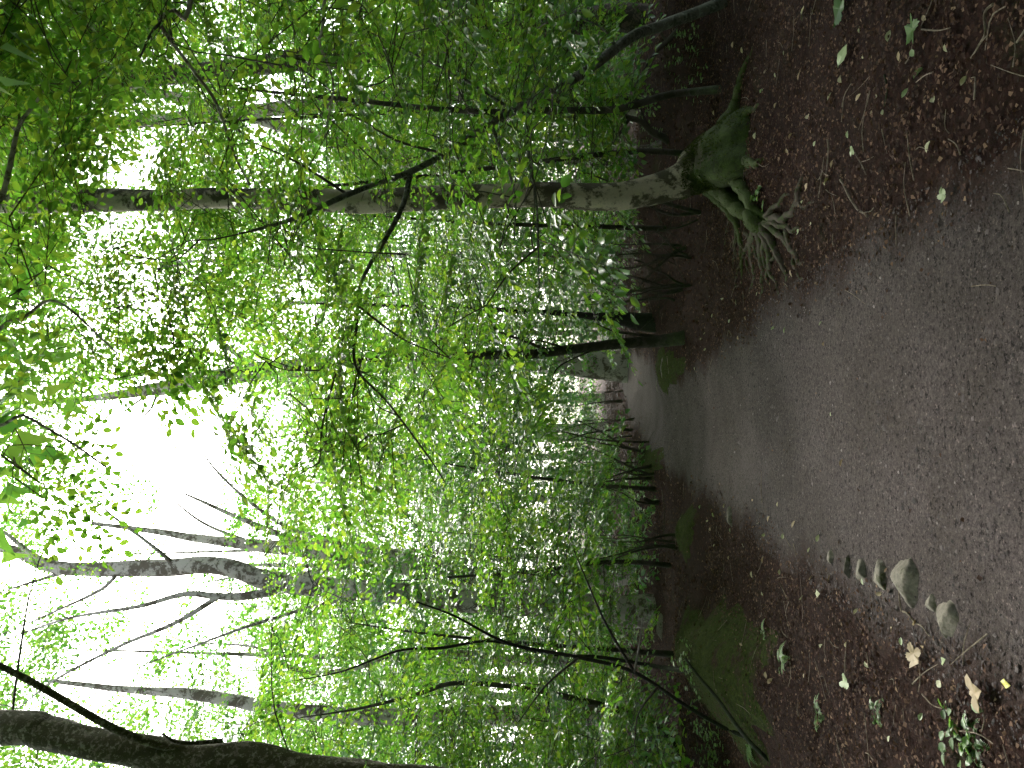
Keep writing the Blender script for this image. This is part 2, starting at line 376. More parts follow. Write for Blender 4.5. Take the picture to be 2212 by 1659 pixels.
def scatter_litter(n, ylo, yhi, size, power=1.0):
    y = ylo + (yhi - ylo) * rng.random(n) ** power
    x = (rng.random(n) * 2 - 1) * (.56 * y + 1.3)
    d = np.abs(x - path_c(y)) - path_w(y) + .16 * wob(x, y, 1.5) + .09 * wob(x, y, 4.3)
    p = np.where(d > .25, 1.0, .008 + .99 * smooth(-.25, .28, d))
    p = p * (.62 + .38 * smooth(-.4, .5, wob(x, y, 1.9)))
    for mx, my, sx, sy, a, t in (MOUNDS[2], MOUNDS[4], MOUNDS[7]):
        p = np.where(((x - mx) / sx) ** 2 + ((y - my) / sy) ** 2 < 1.5, p * .35, p)
    keep = rng.random(n) < p
    x, y = x[keep], y[keep]; m = len(x)
    z = H(x, y) + .012 + .016 * rng.random(m)
    a = rng.random(m) * 2 * math.pi
    D = np.stack([np.cos(a), np.sin(a), rng.normal(0, .22, m)], -1)
    U = np.stack([rng.normal(0, .35, m), rng.normal(0, .35, m), np.ones(m)], -1)
    return leaves_np(np.stack([x, y, z], -1), D, U, size * rng.uniform(.5, 1.35, m), LEAF2, rng.uniform(.7, 1.3, m))
mb = MB()
mb.add(*scatter_litter(100000, 2.2, 9, .025, .8)); mb.add(*scatter_litter(55000, 8, 19, .038, .8)); mb.add(*scatter_litter(26000, 18, 40, .085, .8))
tag(mb.build('leaf_litter', LITTER, None, False), 'brown dead beech leaves carpeting the ground beside the path', 'leaf litter', None, 'stuff')

def scatter_grit(n, ylo, yhi, size):
    y = rng.uniform(ylo, yhi, n); x = path_c(y) + rng.uniform(-1, 1, n) * (path_w(y) + .1)
    z = H(x, y) + .014
    base = np.array([(1, 0, 0), (0, 1, 0), (-1, 0, 0), (0, -1, 0), (0, 0, .8)]); tri = np.array([(0, 1, 4), (1, 2, 4), (2, 3, 4), (3, 0, 4)])
    s = size * rng.lognormal(0, .45, n); a = rng.random(n) * 6.28; el = rng.uniform(.6, 1.5, n)
    bx = base[None] * np.stack([s * el, s, s * rng.uniform(.4, 1, n)], -1)[:, None, :]
    ca, sa = np.cos(a)[:, None], np.sin(a)[:, None]
    V = np.stack([bx[..., 0] * ca - bx[..., 1] * sa, bx[..., 0] * sa + bx[..., 1] * ca, bx[..., 2]], -1) + np.stack([x, y, z], -1)[:, None, :]
    return V.reshape(-1, 3), (np.arange(n)[:, None, None] * 5 + tri[None]).reshape(-1, 3)
GRAVEL = leaf_mat('gravel_grain', [(0, (.010, .008, .007)), (.45, (.035, .027, .026)), (.85, (.06, .048, .047)), (.98, (.10, .084, .082)), (1, (.2, .175, .17))], [(0, (0, 0, 0)), (1, (0, 0, 0))], 0, .85, .3)
mb = MB(); mb.add(*scatter_grit(20000, 2.3, 7, .0046)); mb.add(*scatter_grit(5000, 6, 14, .0065))
tag(mb.build('gravel', GRAVEL, None, False), 'small grit grains strewn over the trodden path', 'gravel', None, 'stuff')

# ------------------------------------------------------------------ foliage
def spray_template(seed, L=.8, leaf=.066, n_side=10, gap=.05):
    r = np.random.default_rng(seed)
    P, D, U, LL, seg = [], [], [], [], []
    def twig(p0, ang, length, z0, rad, main):
        n = max(3, int(length / gap)); prev = np.array(p0, float); s = 1; line = [prev.copy()]
        for i in range(1, n + 1):
            a = ang + s * .10 + r.normal(0, .05)
            nxt = prev + np.array([math.cos(a), math.sin(a), -.05 - .10 * i / n + r.normal(0, .03)]) * (length / n)
            line.append(nxt.copy())
            if not main or i > n * .35:
                la = a + s * (.85 + r.normal(0, .16)) if i < n else a
                ll = leaf * r.uniform(.72, 1.15)
                P.append(nxt + np.array([math.cos(la), math.sin(la), 0]) * .008); D.append((math.cos(la), math.sin(la), -.18 + r.normal(0, .22)))
                U.append((r.normal(0, .30), r.normal(0, .30), 1)); LL.append(ll)
            prev = nxt; s = -s
            if main: pts.append((nxt.copy(), a))
        ks = np.unique(np.linspace(0, len(line) - 1, 4 if main else 2).astype(int))
        for q in range(len(ks) - 1): seg.append((line[ks[q]], line[ks[q + 1]], rad * (1 - .75 * q / (len(ks) - 1)), rad * (1 - .75 * (q + 1) / (len(ks) - 1))))
    pts = []
    twig((0, 0, 0), 0, L, 0, .0042, True)
    s = 1
    for j in range(n_side):
        f = .12 + .78 * j / n_side; p, a = pts[min(len(pts) - 1, int(f * len(pts)))]
        twig(p, a + s * (.72 + r.normal(0, .12)), L * (.50 * (1 - f) + .14) * r.uniform(.75, 1.2), 0, .0024, False); s = -s
    return dict(P=np.array(P), D=np.array(D), U=np.array(U), L=np.array(LL), seg=seg)
TM_NEAR = [spray_template(i, .85, .068, 10, .050) for i in range(6)]
TM_MID = [spray_template(20 + i, .95, .076, 9, .060) for i in range(6)]
TM_FAR = [spray_template(40 + i, 1.0, .115, 7, .088) for i in range(5)]
def frames(D, U):
    D = D / np.linalg.norm(D, axis=1)[:, None]
    S = np.cross(U, D); S /= np.linalg.norm(S, axis=1)[:, None]
    return np.stack([D, S, np.cross(D, S)], -1)
def foliage(pl, tms, shape, want_twigs, jit=.22):
    """pl: rows of place(3) direction(3) up(3) scale -> leaf arrays and a twig mesh"""
    pl = np.asarray(pl, float); idx = rng.integers(0, len(tms), len(pl))
    Ps, Ds, Us, Ls = [], [], [], []; tw = MB()
    for k, tm in enumerate(tms):
        q = pl[idx == k]
        if not len(q): continue
        R = frames(q[:, 3:6], q[:, 6:9]); s = q[:, 9]
        P = np.einsum('mij,nj->mni', R, tm['P']) * s[:, None, None] + q[:, None, 0:3]
        D = np.einsum('mij,nj->mni', R, tm['D']) + rng.normal(0, jit * .7, (len(q), len(tm['P']), 3))
        U = np.einsum('mij,nj->mni', R, tm['U']) + rng.normal(0, jit, (len(q), len(tm['P']), 3))
        D[..., 2] -= .12
        Ps.append(P.reshape(-1, 3)); Ds.append(D.reshape(-1, 3)); Us.append(U.reshape(-1, 3)); Ls.append((s[:, None] * tm['L'][None]).ravel())
        if want_twigs:
            a = np.array([g[0] for g in tm['seg']]); b = np.array([g[1] for g in tm['seg']]); ra = np.array([g[2] for g in tm['seg']]); rb = np.array([g[3] for g in tm['seg']])
            d = b - a; d /= np.linalg.norm(d, axis=1)[:, None]
            A = np.cross(d, np.array([0, 0, 1.0])); A /= np.linalg.norm(A, axis=1)[:, None]; B = np.cross(d, A)
            vs_ = []
            for pt, rr in ((a, ra), (b, rb)):
                for t in range(3):
                    th = t * 2.0944; vs_.append(pt + rr[:, None] * (math.cos(th) * A + math.sin(th) * B))
            Vt = np.stack(vs_, 1).reshape(-1, 3)
            Ft = (np.arange(len(a))[:, None, None] * 6 + np.array([(0, 1, 4, 3), (1, 2, 5, 4), (2, 0, 3, 5)])[None]).reshape(-1, 4)
            W_ = np.einsum('mij,nj->mni', R, Vt) * s[:, None, None] + q[:, None, 0:3]
            tw.add(W_.reshape(-1, 3), (np.arange(len(q))[:, None, None] * len(Vt) + Ft[None]).reshape(-1, 4))
    return np.vstack(Ps), np.vstack(Ds), np.vstack(Us), np.concatenate(Ls), tw

class Tree:
    """a trunk (control rows x y z r), then whatever sprays it is given"""
    def __init__(s, name, label, cat, ctrl, mat, group=None, sides=14, n=40, bump=.05, lobes=None, seed=0, layer=0, trunk_name='trunk', twigmat=None):
        ctrl = np.array(ctrl, float); s.c = curve_pts(ctrl, n); s.c[:, 3] = np.clip(s.c[:, 3], .004, None)
        base = s.c[0, :3].copy(); base[2] = float(H(base[0], base[1])); s.layer = layer
        s.o = thing(name, label, cat, base, group); s.mat = mat
        V, F = tube(s.c[:, :3], s.c[:, 3], sides, bump, seed, lobes)
        s.trunk = obj_np(trunk_name, V, F, mat, s.o, True)
        s.clusters = []; s.wood = []
    def pt(s, z):
        i = int(np.clip(np.searchsorted(s.c[:, 2], z), 1, len(s.c) - 2)); return s.c[i]
    def limb(s, P, r0, r1=.004, sides=6, n=14, name='branch', bump=.04):
        c = curve_pts(np.array(P, float), n); V, F = tube(c, np.linspace(r0, r1, n), sides, bump, len(P))
        s.wood.append((c, r0, r1)); return obj_np(name, V, F, s.mat if r0 > .012 else TWIG, s.o, True), c
TREES = []
def P3(xd, yd, Y, r): return (*at(xd, yd, Y), r)

# the beech with bare roots
def t1_lobes(P, th):
    z = P[:, 2:3]; k = np.exp(-np.clip(z - .1, 0, 9) / .22)
    return 1 + k * (.20 * np.sin(3 * th + .7) + .12 * np.sin(5 * th + 2.1) + .05 * np.sin(8 * th))
b1 = gnd(1600, 322)
T1 = Tree('beech_tree', 'grey beech with mossy flared foot and bare roots spilling towards the path', 'tree',
          [(b1[0], b1[1], -.15, .40), (b1[0], b1[1], .06, .34), P3(1530, 352, 7.42, .25), P3(1480, 388, 7.42, .165), P3(1420, 410, 7.42, .138), P3(1340, 423, 7.4, .130), P3(1240, 424, 7.4, .126),
           P3(1150, 420, 7.4, .122), P3(1000, 426, 7.4, .118), P3(800, 434, 7.4, .112), P3(600, 430, 7.4, .108), P3(400, 430, 7.4, .104), P3(100, 436, 7.4, .11), P3(-300, 440, 7.4, .09), P3(-900, 450, 7.4, .04)],
          BARK_T1, None, 40, 190, .075, t1_lobes, 3, 2)
def root(pts, r0, r1, lift=.35, mat=None):
    c = []
    for i, q in enumerate(pts):
        g = gnd(*q[:2]); rr = r0 + (r1 - r0) * i / (len(pts) - 1)
        g[2] += rr * lift + (q[2] if len(q) > 2 else 0); c.append((*g, rr))
    c[-1] = (*c[-1][:2], c[-1][2] - r1 * 1.5, c[-1][3] * .6)
    cc = curve_pts(c, 9 * len(pts)); cc[:, :3] += .012 * np.stack([np.sin(cc[:, 1] * 31 + r0 * 900), np.sin(cc[:, 0] * 37 + 1), .4 * np.sin(cc[:, 0] * 53)], -1)
    cc[0, :3] = c[0][:3]
    V, F = tube(cc[:, :3], cc[:, 3], 9, .13, r0 * 99)
    return obj_np('root', V, F, mat or (ROOT_MOSSY if r0 > .045 else ROOT), T1.o, True)
for pts, r0, r1 in [
    ([(1565, 390, .10), (1590, 425, .06), (1620, 455, .05), (1650, 488, .03)], .085, .055),
    ([(1600, 380, .06), (1618, 412, .03), (1640, 455, .02), (1662, 492)], .06, .035),
    ([(1545, 405, .12), (1580, 450, .04), (1600, 500), (1605, 560), (1600, 625)], .05, .014),
    ([(1560, 410, .06), (1592, 470), (1590, 530), (1580, 590)], .035, .012),
    ([(1640, 478, .02), (1625, 540), (1632, 590), (1615, 640)], .036, .012),
    ([(1650, 480, .02), (1645, 545), (1650, 600), (1640, 655)], .036, .012),
    ([(1652, 482, .02), (1665, 550), (1660, 600), (1668, 640)], .034, .011),
    ([(1655, 482, .02), (1680, 545), (1700, 590), (1692, 625)], .036, .012),
    ([(1660, 480, .02), (1700, 520), (1725, 560), (1745, 575)], .030, .010),
    ([(1662, 478, .02), (1690, 485), (1712, 497), (1735, 492)], .032, .012),
    ([(1668, 470, .01), (1700, 470), (1722, 440), (1730, 395), (1735, 372)], .034, .012),
    ([(1662, 465, .02), (1680, 445), (1695, 425), (1712, 408)], .026, .010),
    ([(1610, 285, .06), (1610, 262, .03), (1622, 240), (1640, 228)], .050, .018),
    ([(1590, 270, .10), (1592, 232), (1600, 190), (1608, 150), (1628, 96)], .065, .012),
    ([(1608, 345, .03), (1632, 352), (1650, 345)], .05, .014),
    ([(1700, 497), (1712, 540), (1722, 590), (1748, 612)], .022, .008),
    ([(1612, 500), (1640, 560), (1648, 625)], .022, .008),
    ([(1668, 486, .01), (1690, 510), (1698, 530), (1716, 535)], .022, .008), ([(1640, 500, .01), (1610, 545), (1592, 600), (1590, 640)], .022, .007),
    ([(1655, 500, .01), (1652, 560), (1675, 610), (1690, 655)], .024, .007), ([(1570, 420, .04), (1575, 470), (1568, 520), (1560, 560)], .024, .007),
    ([(1680, 545), (1660, 580), (1655, 630)], .016, .006), ([(1722, 440), (1745, 445), (1760, 430)], .016, .006), ([(1598, 520), (1618, 580), (1628, 632)], .018, .006)]:
    root(pts, r0, r1)
knuckle = root([(1634, 458, .03), (1648, 482, .03), (1660, 500, .02)], .075, .05); 
TREES.append(T1)

# other trees, foot to tip
def tree(layer, *a, **k):
    t = Tree(*a, layer=layer, **k); TREES.append(t); return t
def foot(x, y, r): return (x, y, float(H(x, y)) - .15, r)
T5 = tree(2, 'beech_tree', 'thick mossy leaning trunk at the left edge with a broken side limb', 'tree',
          [foot(-5.0, 8.2, .34), P3(1300, 1775, 8.2, .25), P3(1100, 1738, 8.2, .23), P3(880, 1697, 8.2, .21), P3(700, 1674, 8.2, .20), P3(560, 1652, 8.2, .19), P3(400, 1638, 8.2, .18), P3(200, 1606, 8.2, .175), P3(100, 1586, 8.2, .18), P3(0, 1567, 8.2, .175), P3(-500, 1560, 8.2, .12), P3(-1100, 1540, 8.2, .05)], BARK_MOSSY, sides=30, n=170, bump=.11, seed=5)
T5.limb([at(460, 1630, 8.2), at(330, 1606, 8.05), at(240, 1570, 7.9), at(150, 1520, 7.8), at(35, 1455, 7.6), at(-100, 1395, 7.4)], .055, .03, 8)
T5.limb([at(480, 1600, 8.2), at(390, 1605, 7.9), at(350, 1585, 7.8)], .03, .012, 6)
T2 = tree(3, 'beech_tree', 'forked grey beech with moss patches rising above the left foliage', 'tree',
          [foot(-4.4, 15, .34), P3(1300, 1316, 15, .27), P3(1150, 1308, 15, .225), P3(1000, 1298, 15, .215), P3(860, 1282, 15, .21), P3(740, 1272, 15, .205), P3(640, 1262, 15, .20), P3(560, 1248, 15, .19), P3(470, 1222, 15, .18), P3(300, 1228, 15, .165), P3(120, 1225, 15, .135), P3(0, 1182, 15, .10), P3(-250, 1150, 15, .06), P3(-600, 1120, 15, .03)], BARK, sides=18, n=110, bump=.06, seed=2)
for P, r in [([at(660, 1262, 15), at(540, 1286, 14.8), at(470, 1288, 14.7), at(400, 1283, 14.6), at(300, 1310, 14.4), at(150, 1335, 14.2), at(0, 1385, 14)], .10),
             ([at(470, 1290, 14.7), at(380, 1345, 14.5), at(260, 1395, 14.3), at(120, 1468, 14), at(40, 1530, 13.8)], .055),
             ([at(840, 1288, 15), at(720, 1300, 14.6), at(560, 1345, 14.2), at(420, 1395, 13.8), at(300, 1440, 13.5)], .05),
             ([at(120, 1225, 15), at(60, 1190, 14.8), at(0, 1145, 14.6), at(-80, 1120, 14.4)], .07),
             ([at(260, 1230, 15), at(220, 1272, 14.8), at(120, 1320, 14.5), at(0, 1372, 14.2)], .05),
             ([at(140, 1236, 15), at(60, 1260, 14.8), at(0, 1280, 14.6)], .045),
             ([at(380, 1222, 15), at(330, 1180, 14.7), at(250, 1120, 14.4), at(210, 1085, 14.2)], .05)]:
    T2.limb(P, r, .012, 7, 24)
T3 = tree(3, 'beech_tree', 'many stemmed beech with upswept limbs just behind the forked one', 'tree',
          [foot(-4.6, 19.5, .38), P3(1100, 1262, 19.5, .30), P3(950, 1235, 19.5, .29), P3(850, 1212, 19.5, .28), P3(760, 1197, 19.5, .26), P3(680, 1192, 19.5, .20), P3(560, 1178, 19.5, .16), P3(440, 1165, 19.5, .12), P3(350, 1150, 19.5, .08), P3(200, 1130, 19.5, .05)], BARK, sides=16, n=80, bump=.08, seed=9)
for P, r in [([at(780, 1186, 19.4), at(640, 1165, 19.2), at(520, 1120, 19), at(430, 1080, 18.8), at(380, 1058, 18.7)], .12),
             ([at(800, 1180, 19.4), at(650, 1150, 19), at(560, 1100, 18.7), at(470, 1020, 18.4), at(420, 950, 18)], .08),
             ([at(820, 1215, 19.4), at(700, 1222, 19.2), at(560, 1220, 19), at(420, 1215, 18.8)], .11),
             ([at(760, 1222, 19.4), at(640, 1240, 19.2), at(520, 1245, 19), at(430, 1262, 18.8)], .07),
             ([at(560, 1178, 19.4), at(440, 1130, 19), at(350, 1060, 18.7)], .06)]:
    T3.limb(P, r, .012, 7, 24)
T4 = tree(3, 'beech_tree', 'tall trunk tapering beside the open patch of sky', 'tree',
          [foot(.5, 24, .48), P3(1100, 775, 24, .36), P3(900, 780, 24, .34), P3(700, 790, 24, .32), P3(530, 806, 24, .30), P3(400, 830, 24, .26), P3(300, 846, 24, .18), P3(200, 860, 24, .12), P3(100, 868, 24, .07), P3(-100, 880, 24, .04)], BARK, sides=16, n=90, bump=.07, seed=4)
for P, r in [([at(420, 812, 24), at(380, 815, 23.8), at(320, 805, 23.6), at(250, 820, 23.4), at(120, 805, 23), at(20, 800, 23)], .12),
             ([at(520, 790, 24), at(480, 770, 23.6), at(380, 745, 23.2), at(310, 715, 23)], .10),
             ([at(540, 790, 24), at(470, 735, 23.6), at(430, 722, 23.2), at(350, 730, 23)], .09),
             ([at(330, 845, 24), at(280, 880, 23.6), at(230, 920, 23.2)], .05), ([at(340, 850, 24), at(320, 890, 23.6), at(270, 925, 23.2)], .05)]:
    T4.limb(P, r, .015, 7, 22)
T6 = tree(3, 'beech_tree', 'leaning rough dark trunk behind the arching sapling', 'tree',
          [foot(6.3, 13.5, .28), P3(1330, 38, 13.5, .23), P3(1180, 58, 13.5, .215), P3(1080, 70, 13.5, .205), P3(960, 88, 13.5, .20), P3(800, 112, 13.5, .19), P3(600, 136, 13.5, .18), P3(400, 160, 13.5, .17), P3(200, 180, 13.5, .15), P3(0, 205, 13.5, .13), P3(-600, 230, 13.5, .05)], BARK_ROUGH, sides=16, n=80, bump=.08, seed=6)
T7 = tree(3, 'beech_tree', 'slim pale grey trunk between the rough trunk and the rooted beech', 'tree',
          [foot(6.0, 17, .24), P3(1250, 208, 17, .19), P3(1000, 205, 17, .175), P3(880, 208, 17, .17), P3(700, 226, 17, .16), P3(560, 238, 17, .15), P3(300, 262, 17, .13), P3(0, 280, 17, .10), P3(-500, 300, 17, .04)], BARK, sides=14, n=70, bump=.06, seed=8)
T8 = tree(3, 'beech_tree', 'mottled trunk leaning beside the small sky hole right of the rooted beech', 'tree',
          [foot(4.5, 16, .2), P3(1150, 335, 16, .15), P3(900, 350, 16, .14), P3(700, 300, 16, .13), P3(500, 240, 16, .12), P3(300, 190, 16, .10), P3(0, 110, 16, .06)], BARK, sides=12, n=70, bump=.06, seed=18)
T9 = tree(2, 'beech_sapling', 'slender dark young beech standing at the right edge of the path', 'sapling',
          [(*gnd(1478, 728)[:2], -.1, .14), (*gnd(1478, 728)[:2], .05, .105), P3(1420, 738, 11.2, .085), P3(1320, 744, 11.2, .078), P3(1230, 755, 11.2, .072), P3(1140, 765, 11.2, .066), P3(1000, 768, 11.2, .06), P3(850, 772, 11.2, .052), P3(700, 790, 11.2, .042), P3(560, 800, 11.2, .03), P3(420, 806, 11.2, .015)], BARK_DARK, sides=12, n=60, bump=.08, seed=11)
for P, r in [([at(1190, 760, 11.2), at(1130, 735, 11), at(1085, 720, 10.9), at(1060, 700, 10.8), at(1030, 640, 10.6)], .028),
             ([at(1230, 755, 11.2), at(1160, 735, 11), at(1140, 745, 10.8)], .02),
             ([at(1300, 748, 11.2), at(1210, 790, 10.9), at(1190, 830, 10.7)], .016),
             ([at(1420, 728, 11.2), at(1330, 716, 11.2), at(1290, 700, 11.2)], .03)]:
    T9.limb(P, r, .006, 6)
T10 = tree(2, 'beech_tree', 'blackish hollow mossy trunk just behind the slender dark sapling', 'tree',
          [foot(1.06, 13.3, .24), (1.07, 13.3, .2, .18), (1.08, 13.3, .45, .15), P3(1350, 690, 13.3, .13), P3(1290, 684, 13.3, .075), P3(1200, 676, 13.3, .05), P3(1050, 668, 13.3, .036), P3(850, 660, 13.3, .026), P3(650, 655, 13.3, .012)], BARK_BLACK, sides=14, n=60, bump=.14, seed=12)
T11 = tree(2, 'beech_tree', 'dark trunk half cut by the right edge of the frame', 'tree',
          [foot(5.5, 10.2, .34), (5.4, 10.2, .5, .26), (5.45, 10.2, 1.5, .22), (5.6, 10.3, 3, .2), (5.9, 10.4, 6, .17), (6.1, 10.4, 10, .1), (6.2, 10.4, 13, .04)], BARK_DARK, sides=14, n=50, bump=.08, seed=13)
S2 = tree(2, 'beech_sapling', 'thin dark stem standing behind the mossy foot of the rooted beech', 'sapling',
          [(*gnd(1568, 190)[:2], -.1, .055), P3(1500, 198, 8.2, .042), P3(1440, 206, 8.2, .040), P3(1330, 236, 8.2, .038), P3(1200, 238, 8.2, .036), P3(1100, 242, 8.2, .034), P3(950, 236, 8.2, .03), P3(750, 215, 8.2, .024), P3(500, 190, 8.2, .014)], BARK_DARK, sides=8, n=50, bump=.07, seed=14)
# the arching sapling that leans across from the right
S1 = tree(1, 'beech_sapling', 'lichen grey sapling arching from the right edge across the rooted beech', 'sapling',
          [foot(4.1, 7.7, .075), P3(1585, -10, 7.55, .062), P3(1430, 55, 7.2, .050), P3(1364, 80, 7.0, .046), P3(1257, 160, 6.7, .042), P3(1154, 216, 6.4, .038), P3(1064, 263, 6.2, .034), P3(971, 326, 6.0, .028), P3(888, 370, 5.8, .023), P3(805, 400, 5.6, .018), P3(738, 426, 5.4, .02), P3(640, 470, 5.2, .015), P3(540, 500, 5.0, .01)], BARK_LICHEN, sides=10, n=90, bump=.08, seed=15)
s1_limbs = [([at(888, 370, 5.8), at(868, 450, 5.6), at(815, 546, 5.4), at(798, 573, 5.35), at(775, 626, 5.2), at(771, 676, 5.1), at(745, 740, 5.0), at(690, 800, 4.9)], .022),
            ([at(773, 660, 5.1), at(830, 705, 5.05), at(885, 740, 5.0), at(971, 773, 4.9)], .010),
            ([at(771, 690, 5.1), at(768, 790, 4.9), at(838, 870, 4.8), at(925, 986, 4.6), at(960, 1040, 4.5)], .011),
            ([at(1064, 276, 6.2), at(1104, 386, 5.9), at(1114, 446, 5.8), at(1110, 520, 5.7)], .016),
            ([at(1144, 235, 6.4), at(1138, 300, 6.2), at(1158, 433, 6), at(1163, 533, 5.8), at(1165, 640, 5.6)], .017),
            ([at(960, 332, 6), at(860, 305, 5.9), at(790, 265, 5.8), at(745, 240, 5.7)], .012),
            ([at(1110, 240, 6.3), at(1000, 170, 6.1), at(900, 120, 6), at(780, 60, 5.9)], .014),
            ([at(750, 420, 5.5), at(640, 350, 5.2), at(530, 300, 5.0)], .012),
            ([at(1163, 533, 5.8), at(1100, 590, 5.6), at(1050, 660, 5.5)], .009),
            ([at(745, 740, 5.0), at(700, 900, 4.8), at(690, 1000, 4.7)], .008),
            ([at(1330, 100, 6.9), at(1300, 60, 6.7), at(1210, 20, 6.6)], .016)]
for P, r in s1_limbs: S1.limb(P, r, .004, 6, 26)
# the beech outside the frame on the right whose boughs hang in from above
OV = tree(1, 'beech_tree', 'beech beside the camera whose dark twigs hang in from the top right', 'tree',
          [foot(3.9, 4.0, .26), (3.85, 4.0, .4, .2), (3.8, 4.05, 2, .17), (3.7, 4.1, 5, .14), (3.5, 4.2, 8, .10), (3.4, 4.2, 11, .05)], BARK, sides=16, n=50, bump=.06, seed=16)
ov_limbs = [([np.array([3.7, 4.1, 5.2]), at(-60, 480, 4.6), at(0, 430, 4.4), at(20, 365, 4.3), at(40, 275, 4.2), at(75, 225, 4.15), at(98, 190, 4.1)], .026),
            ([np.array([3.75, 4.1, 3.6]), at(413, -10, 4.5), at(376, 23, 4.4), at(346, 50, 4.3), at(416, 150, 4.25), at(466, 220, 4.2), at(506, 333, 4.1), at(540, 400, 4.0)], .017),
            ([at(346, 50, 4.3), at(326, 73, 4.2), at(300, 130, 4.1)], .010),
            ([np.array([3.6, 4.1, 5.8]), at(-80, 620, 4.4), at(30, 690, 4.2), at(120, 650, 4.1), at(250, 760, 4.0)], .016),
            ([np.array([3.6, 4.1, 6.2]), at(-100, 800, 4.5), at(60, 900, 4.3), at(160, 960, 4.2), at(230, 1010, 4.1)], .014),
            ([np.array([3.75, 4.1, 2.9]), at(700, 10, 4.9), at(690, 90, 4.8), at(720, 180, 4.7), at(700, 300, 4.6)], .013)]
for P, r in ov_limbs: OV.limb(P, r, .005, 7, 26)
# left shrub stems
S4 = tree(1, 'beech_sapling', 'low dark sapling slanting up from the left bank into the foliage', 'sapling',
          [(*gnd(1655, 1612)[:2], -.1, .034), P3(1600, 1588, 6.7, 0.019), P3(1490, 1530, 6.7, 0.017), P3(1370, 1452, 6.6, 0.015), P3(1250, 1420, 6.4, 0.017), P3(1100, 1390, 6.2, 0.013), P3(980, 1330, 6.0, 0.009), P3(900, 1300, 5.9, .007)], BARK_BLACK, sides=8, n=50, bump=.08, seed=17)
for P, r in [([at(1370, 1452, 6.6), at(1310, 1350, 6.3), at(1270, 1260, 6.0), at(1240, 1190, 5.8)], .013), ([at(1250, 1420, 6.4), at(1180, 1480, 6), at(1120, 1560, 5.8)], .012), ([at(1420, 1485, 6.6), at(1380, 1540, 6.2), at(1370, 1610, 6)], .012),
             ([at(1370, 1452, 6.6), at(1380, 1400, 6.2), at(1390, 1330, 5.9)], .011)]:
    S4.limb(P, r, .004, 6)
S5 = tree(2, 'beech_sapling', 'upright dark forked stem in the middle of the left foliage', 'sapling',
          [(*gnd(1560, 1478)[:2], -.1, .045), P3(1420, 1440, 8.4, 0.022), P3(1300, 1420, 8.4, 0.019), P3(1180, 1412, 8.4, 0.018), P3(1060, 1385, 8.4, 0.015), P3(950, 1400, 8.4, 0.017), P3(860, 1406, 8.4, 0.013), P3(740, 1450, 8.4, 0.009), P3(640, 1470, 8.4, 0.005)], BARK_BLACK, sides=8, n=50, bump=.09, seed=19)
S6 = tree(2, 'beech_sapling', 'bare thin stem curving in the far left foliage', 'sapling',
          [foot(-5.2, 10.5, .06), P3(1400, 1560, 10.5, .048), P3(1200, 1500, 10.5, .04), P3(1000, 1475, 10.5, .034), P3(900, 1500, 10.5, .028), P3(780, 1530, 10.5, .018), P3(650, 1550, 10.5, .008)], BARK_DARK, sides=8, n=40, bump=.08, seed=20)
T12 = tree(3, 'beech_tree', 'mossy grey trunk behind the thick leaning one at far left', 'tree',
          [foot(-7.0, 16.5, .26), P3(1100, 1545, 16.5, .21), P3(900, 1550, 16.5, .19), P3(740, 1545, 16.5, .17), P3(600, 1530, 16.5, .15), P3(420, 1500, 16.5, .12), P3(280, 1490, 16.5, .08), P3(100, 1470, 16.5, .04)], BARK, sides=12, n=60, bump=.07, seed=21)
T13 = tree(3, 'beech_tree', 'thin bent grey stem left of the forked beech', 'tree',
          [foot(-6.2, 17.5, .10), P3(1150, 1425, 17.5, .085), P3(1000, 1412, 17.5, .08), P3(870, 1408, 17.5, .07), P3(830, 1420, 17.5, .065), P3(760, 1445, 17.5, .055), P3(650, 1450, 17.5, .045), P3(560, 1400, 17.5, .03), P3(440, 1390, 17.5, .015)], BARK, sides=9, n=50, bump=.06, seed=22)
US = []
for i, (x, y, h, lean) in enumerate([(-4.0, 11.5, 5, .3), (-2.9, 12.4, 4.5, -.2), (-6.3, 9.0, 6.5, .5), (3.0, 10.2, 6.5, -.4), (4.3, 11.8, 9, -.2), (2.3, 11.6, 5.2, .2), (6.5, 8.6, 9, -.6), (-1.9, 14.0, 4.5, .4)]):
    lab = ['thin young beech stem in the dark under the left foliage', 'thin young beech stem behind the rooted beech']
    US.append(tree(2, 'beech_sapling', lab[0] if x < 0 else lab[1], 'sapling', [foot(x, y, .05), (x + .05, y, 1, .038), (x + lean * .5, y - .1, h * .5, .03), (x + lean, y - .2, h * .8, .018), (x + lean * 1.4, y - .2, h, .006)], BARK_DARK, group='young beeches left of the path' if x < 0 else 'young beeches right of the path', sides=7, n=26, bump=.08, seed=30 + i))
for i, (x, y, h) in enumerate([(-8, 22, 17), (-3.2, 21, 9), (-1.6, 27, 9), (3.2, 19, 15), (5.5, 22, 17), (9.5, 20, 18), (1.8, 27, 14), (-11, 18, 16), (-5.8, 25.5, 18)]):
    tree(3, 'beech_tree', 'slim middle distance beech with low leafy boughs', 'tree', [foot(x, y, .12), (x, y, 1.5, .09), (x + .2 * math.sin(i), y, h * .5, .07), (x + .5 * math.sin(i * 2), y, h, .02)], BARK, group='slim beeches in the middle distance', sides=8, n=24, bump=.07, seed=50 + i)
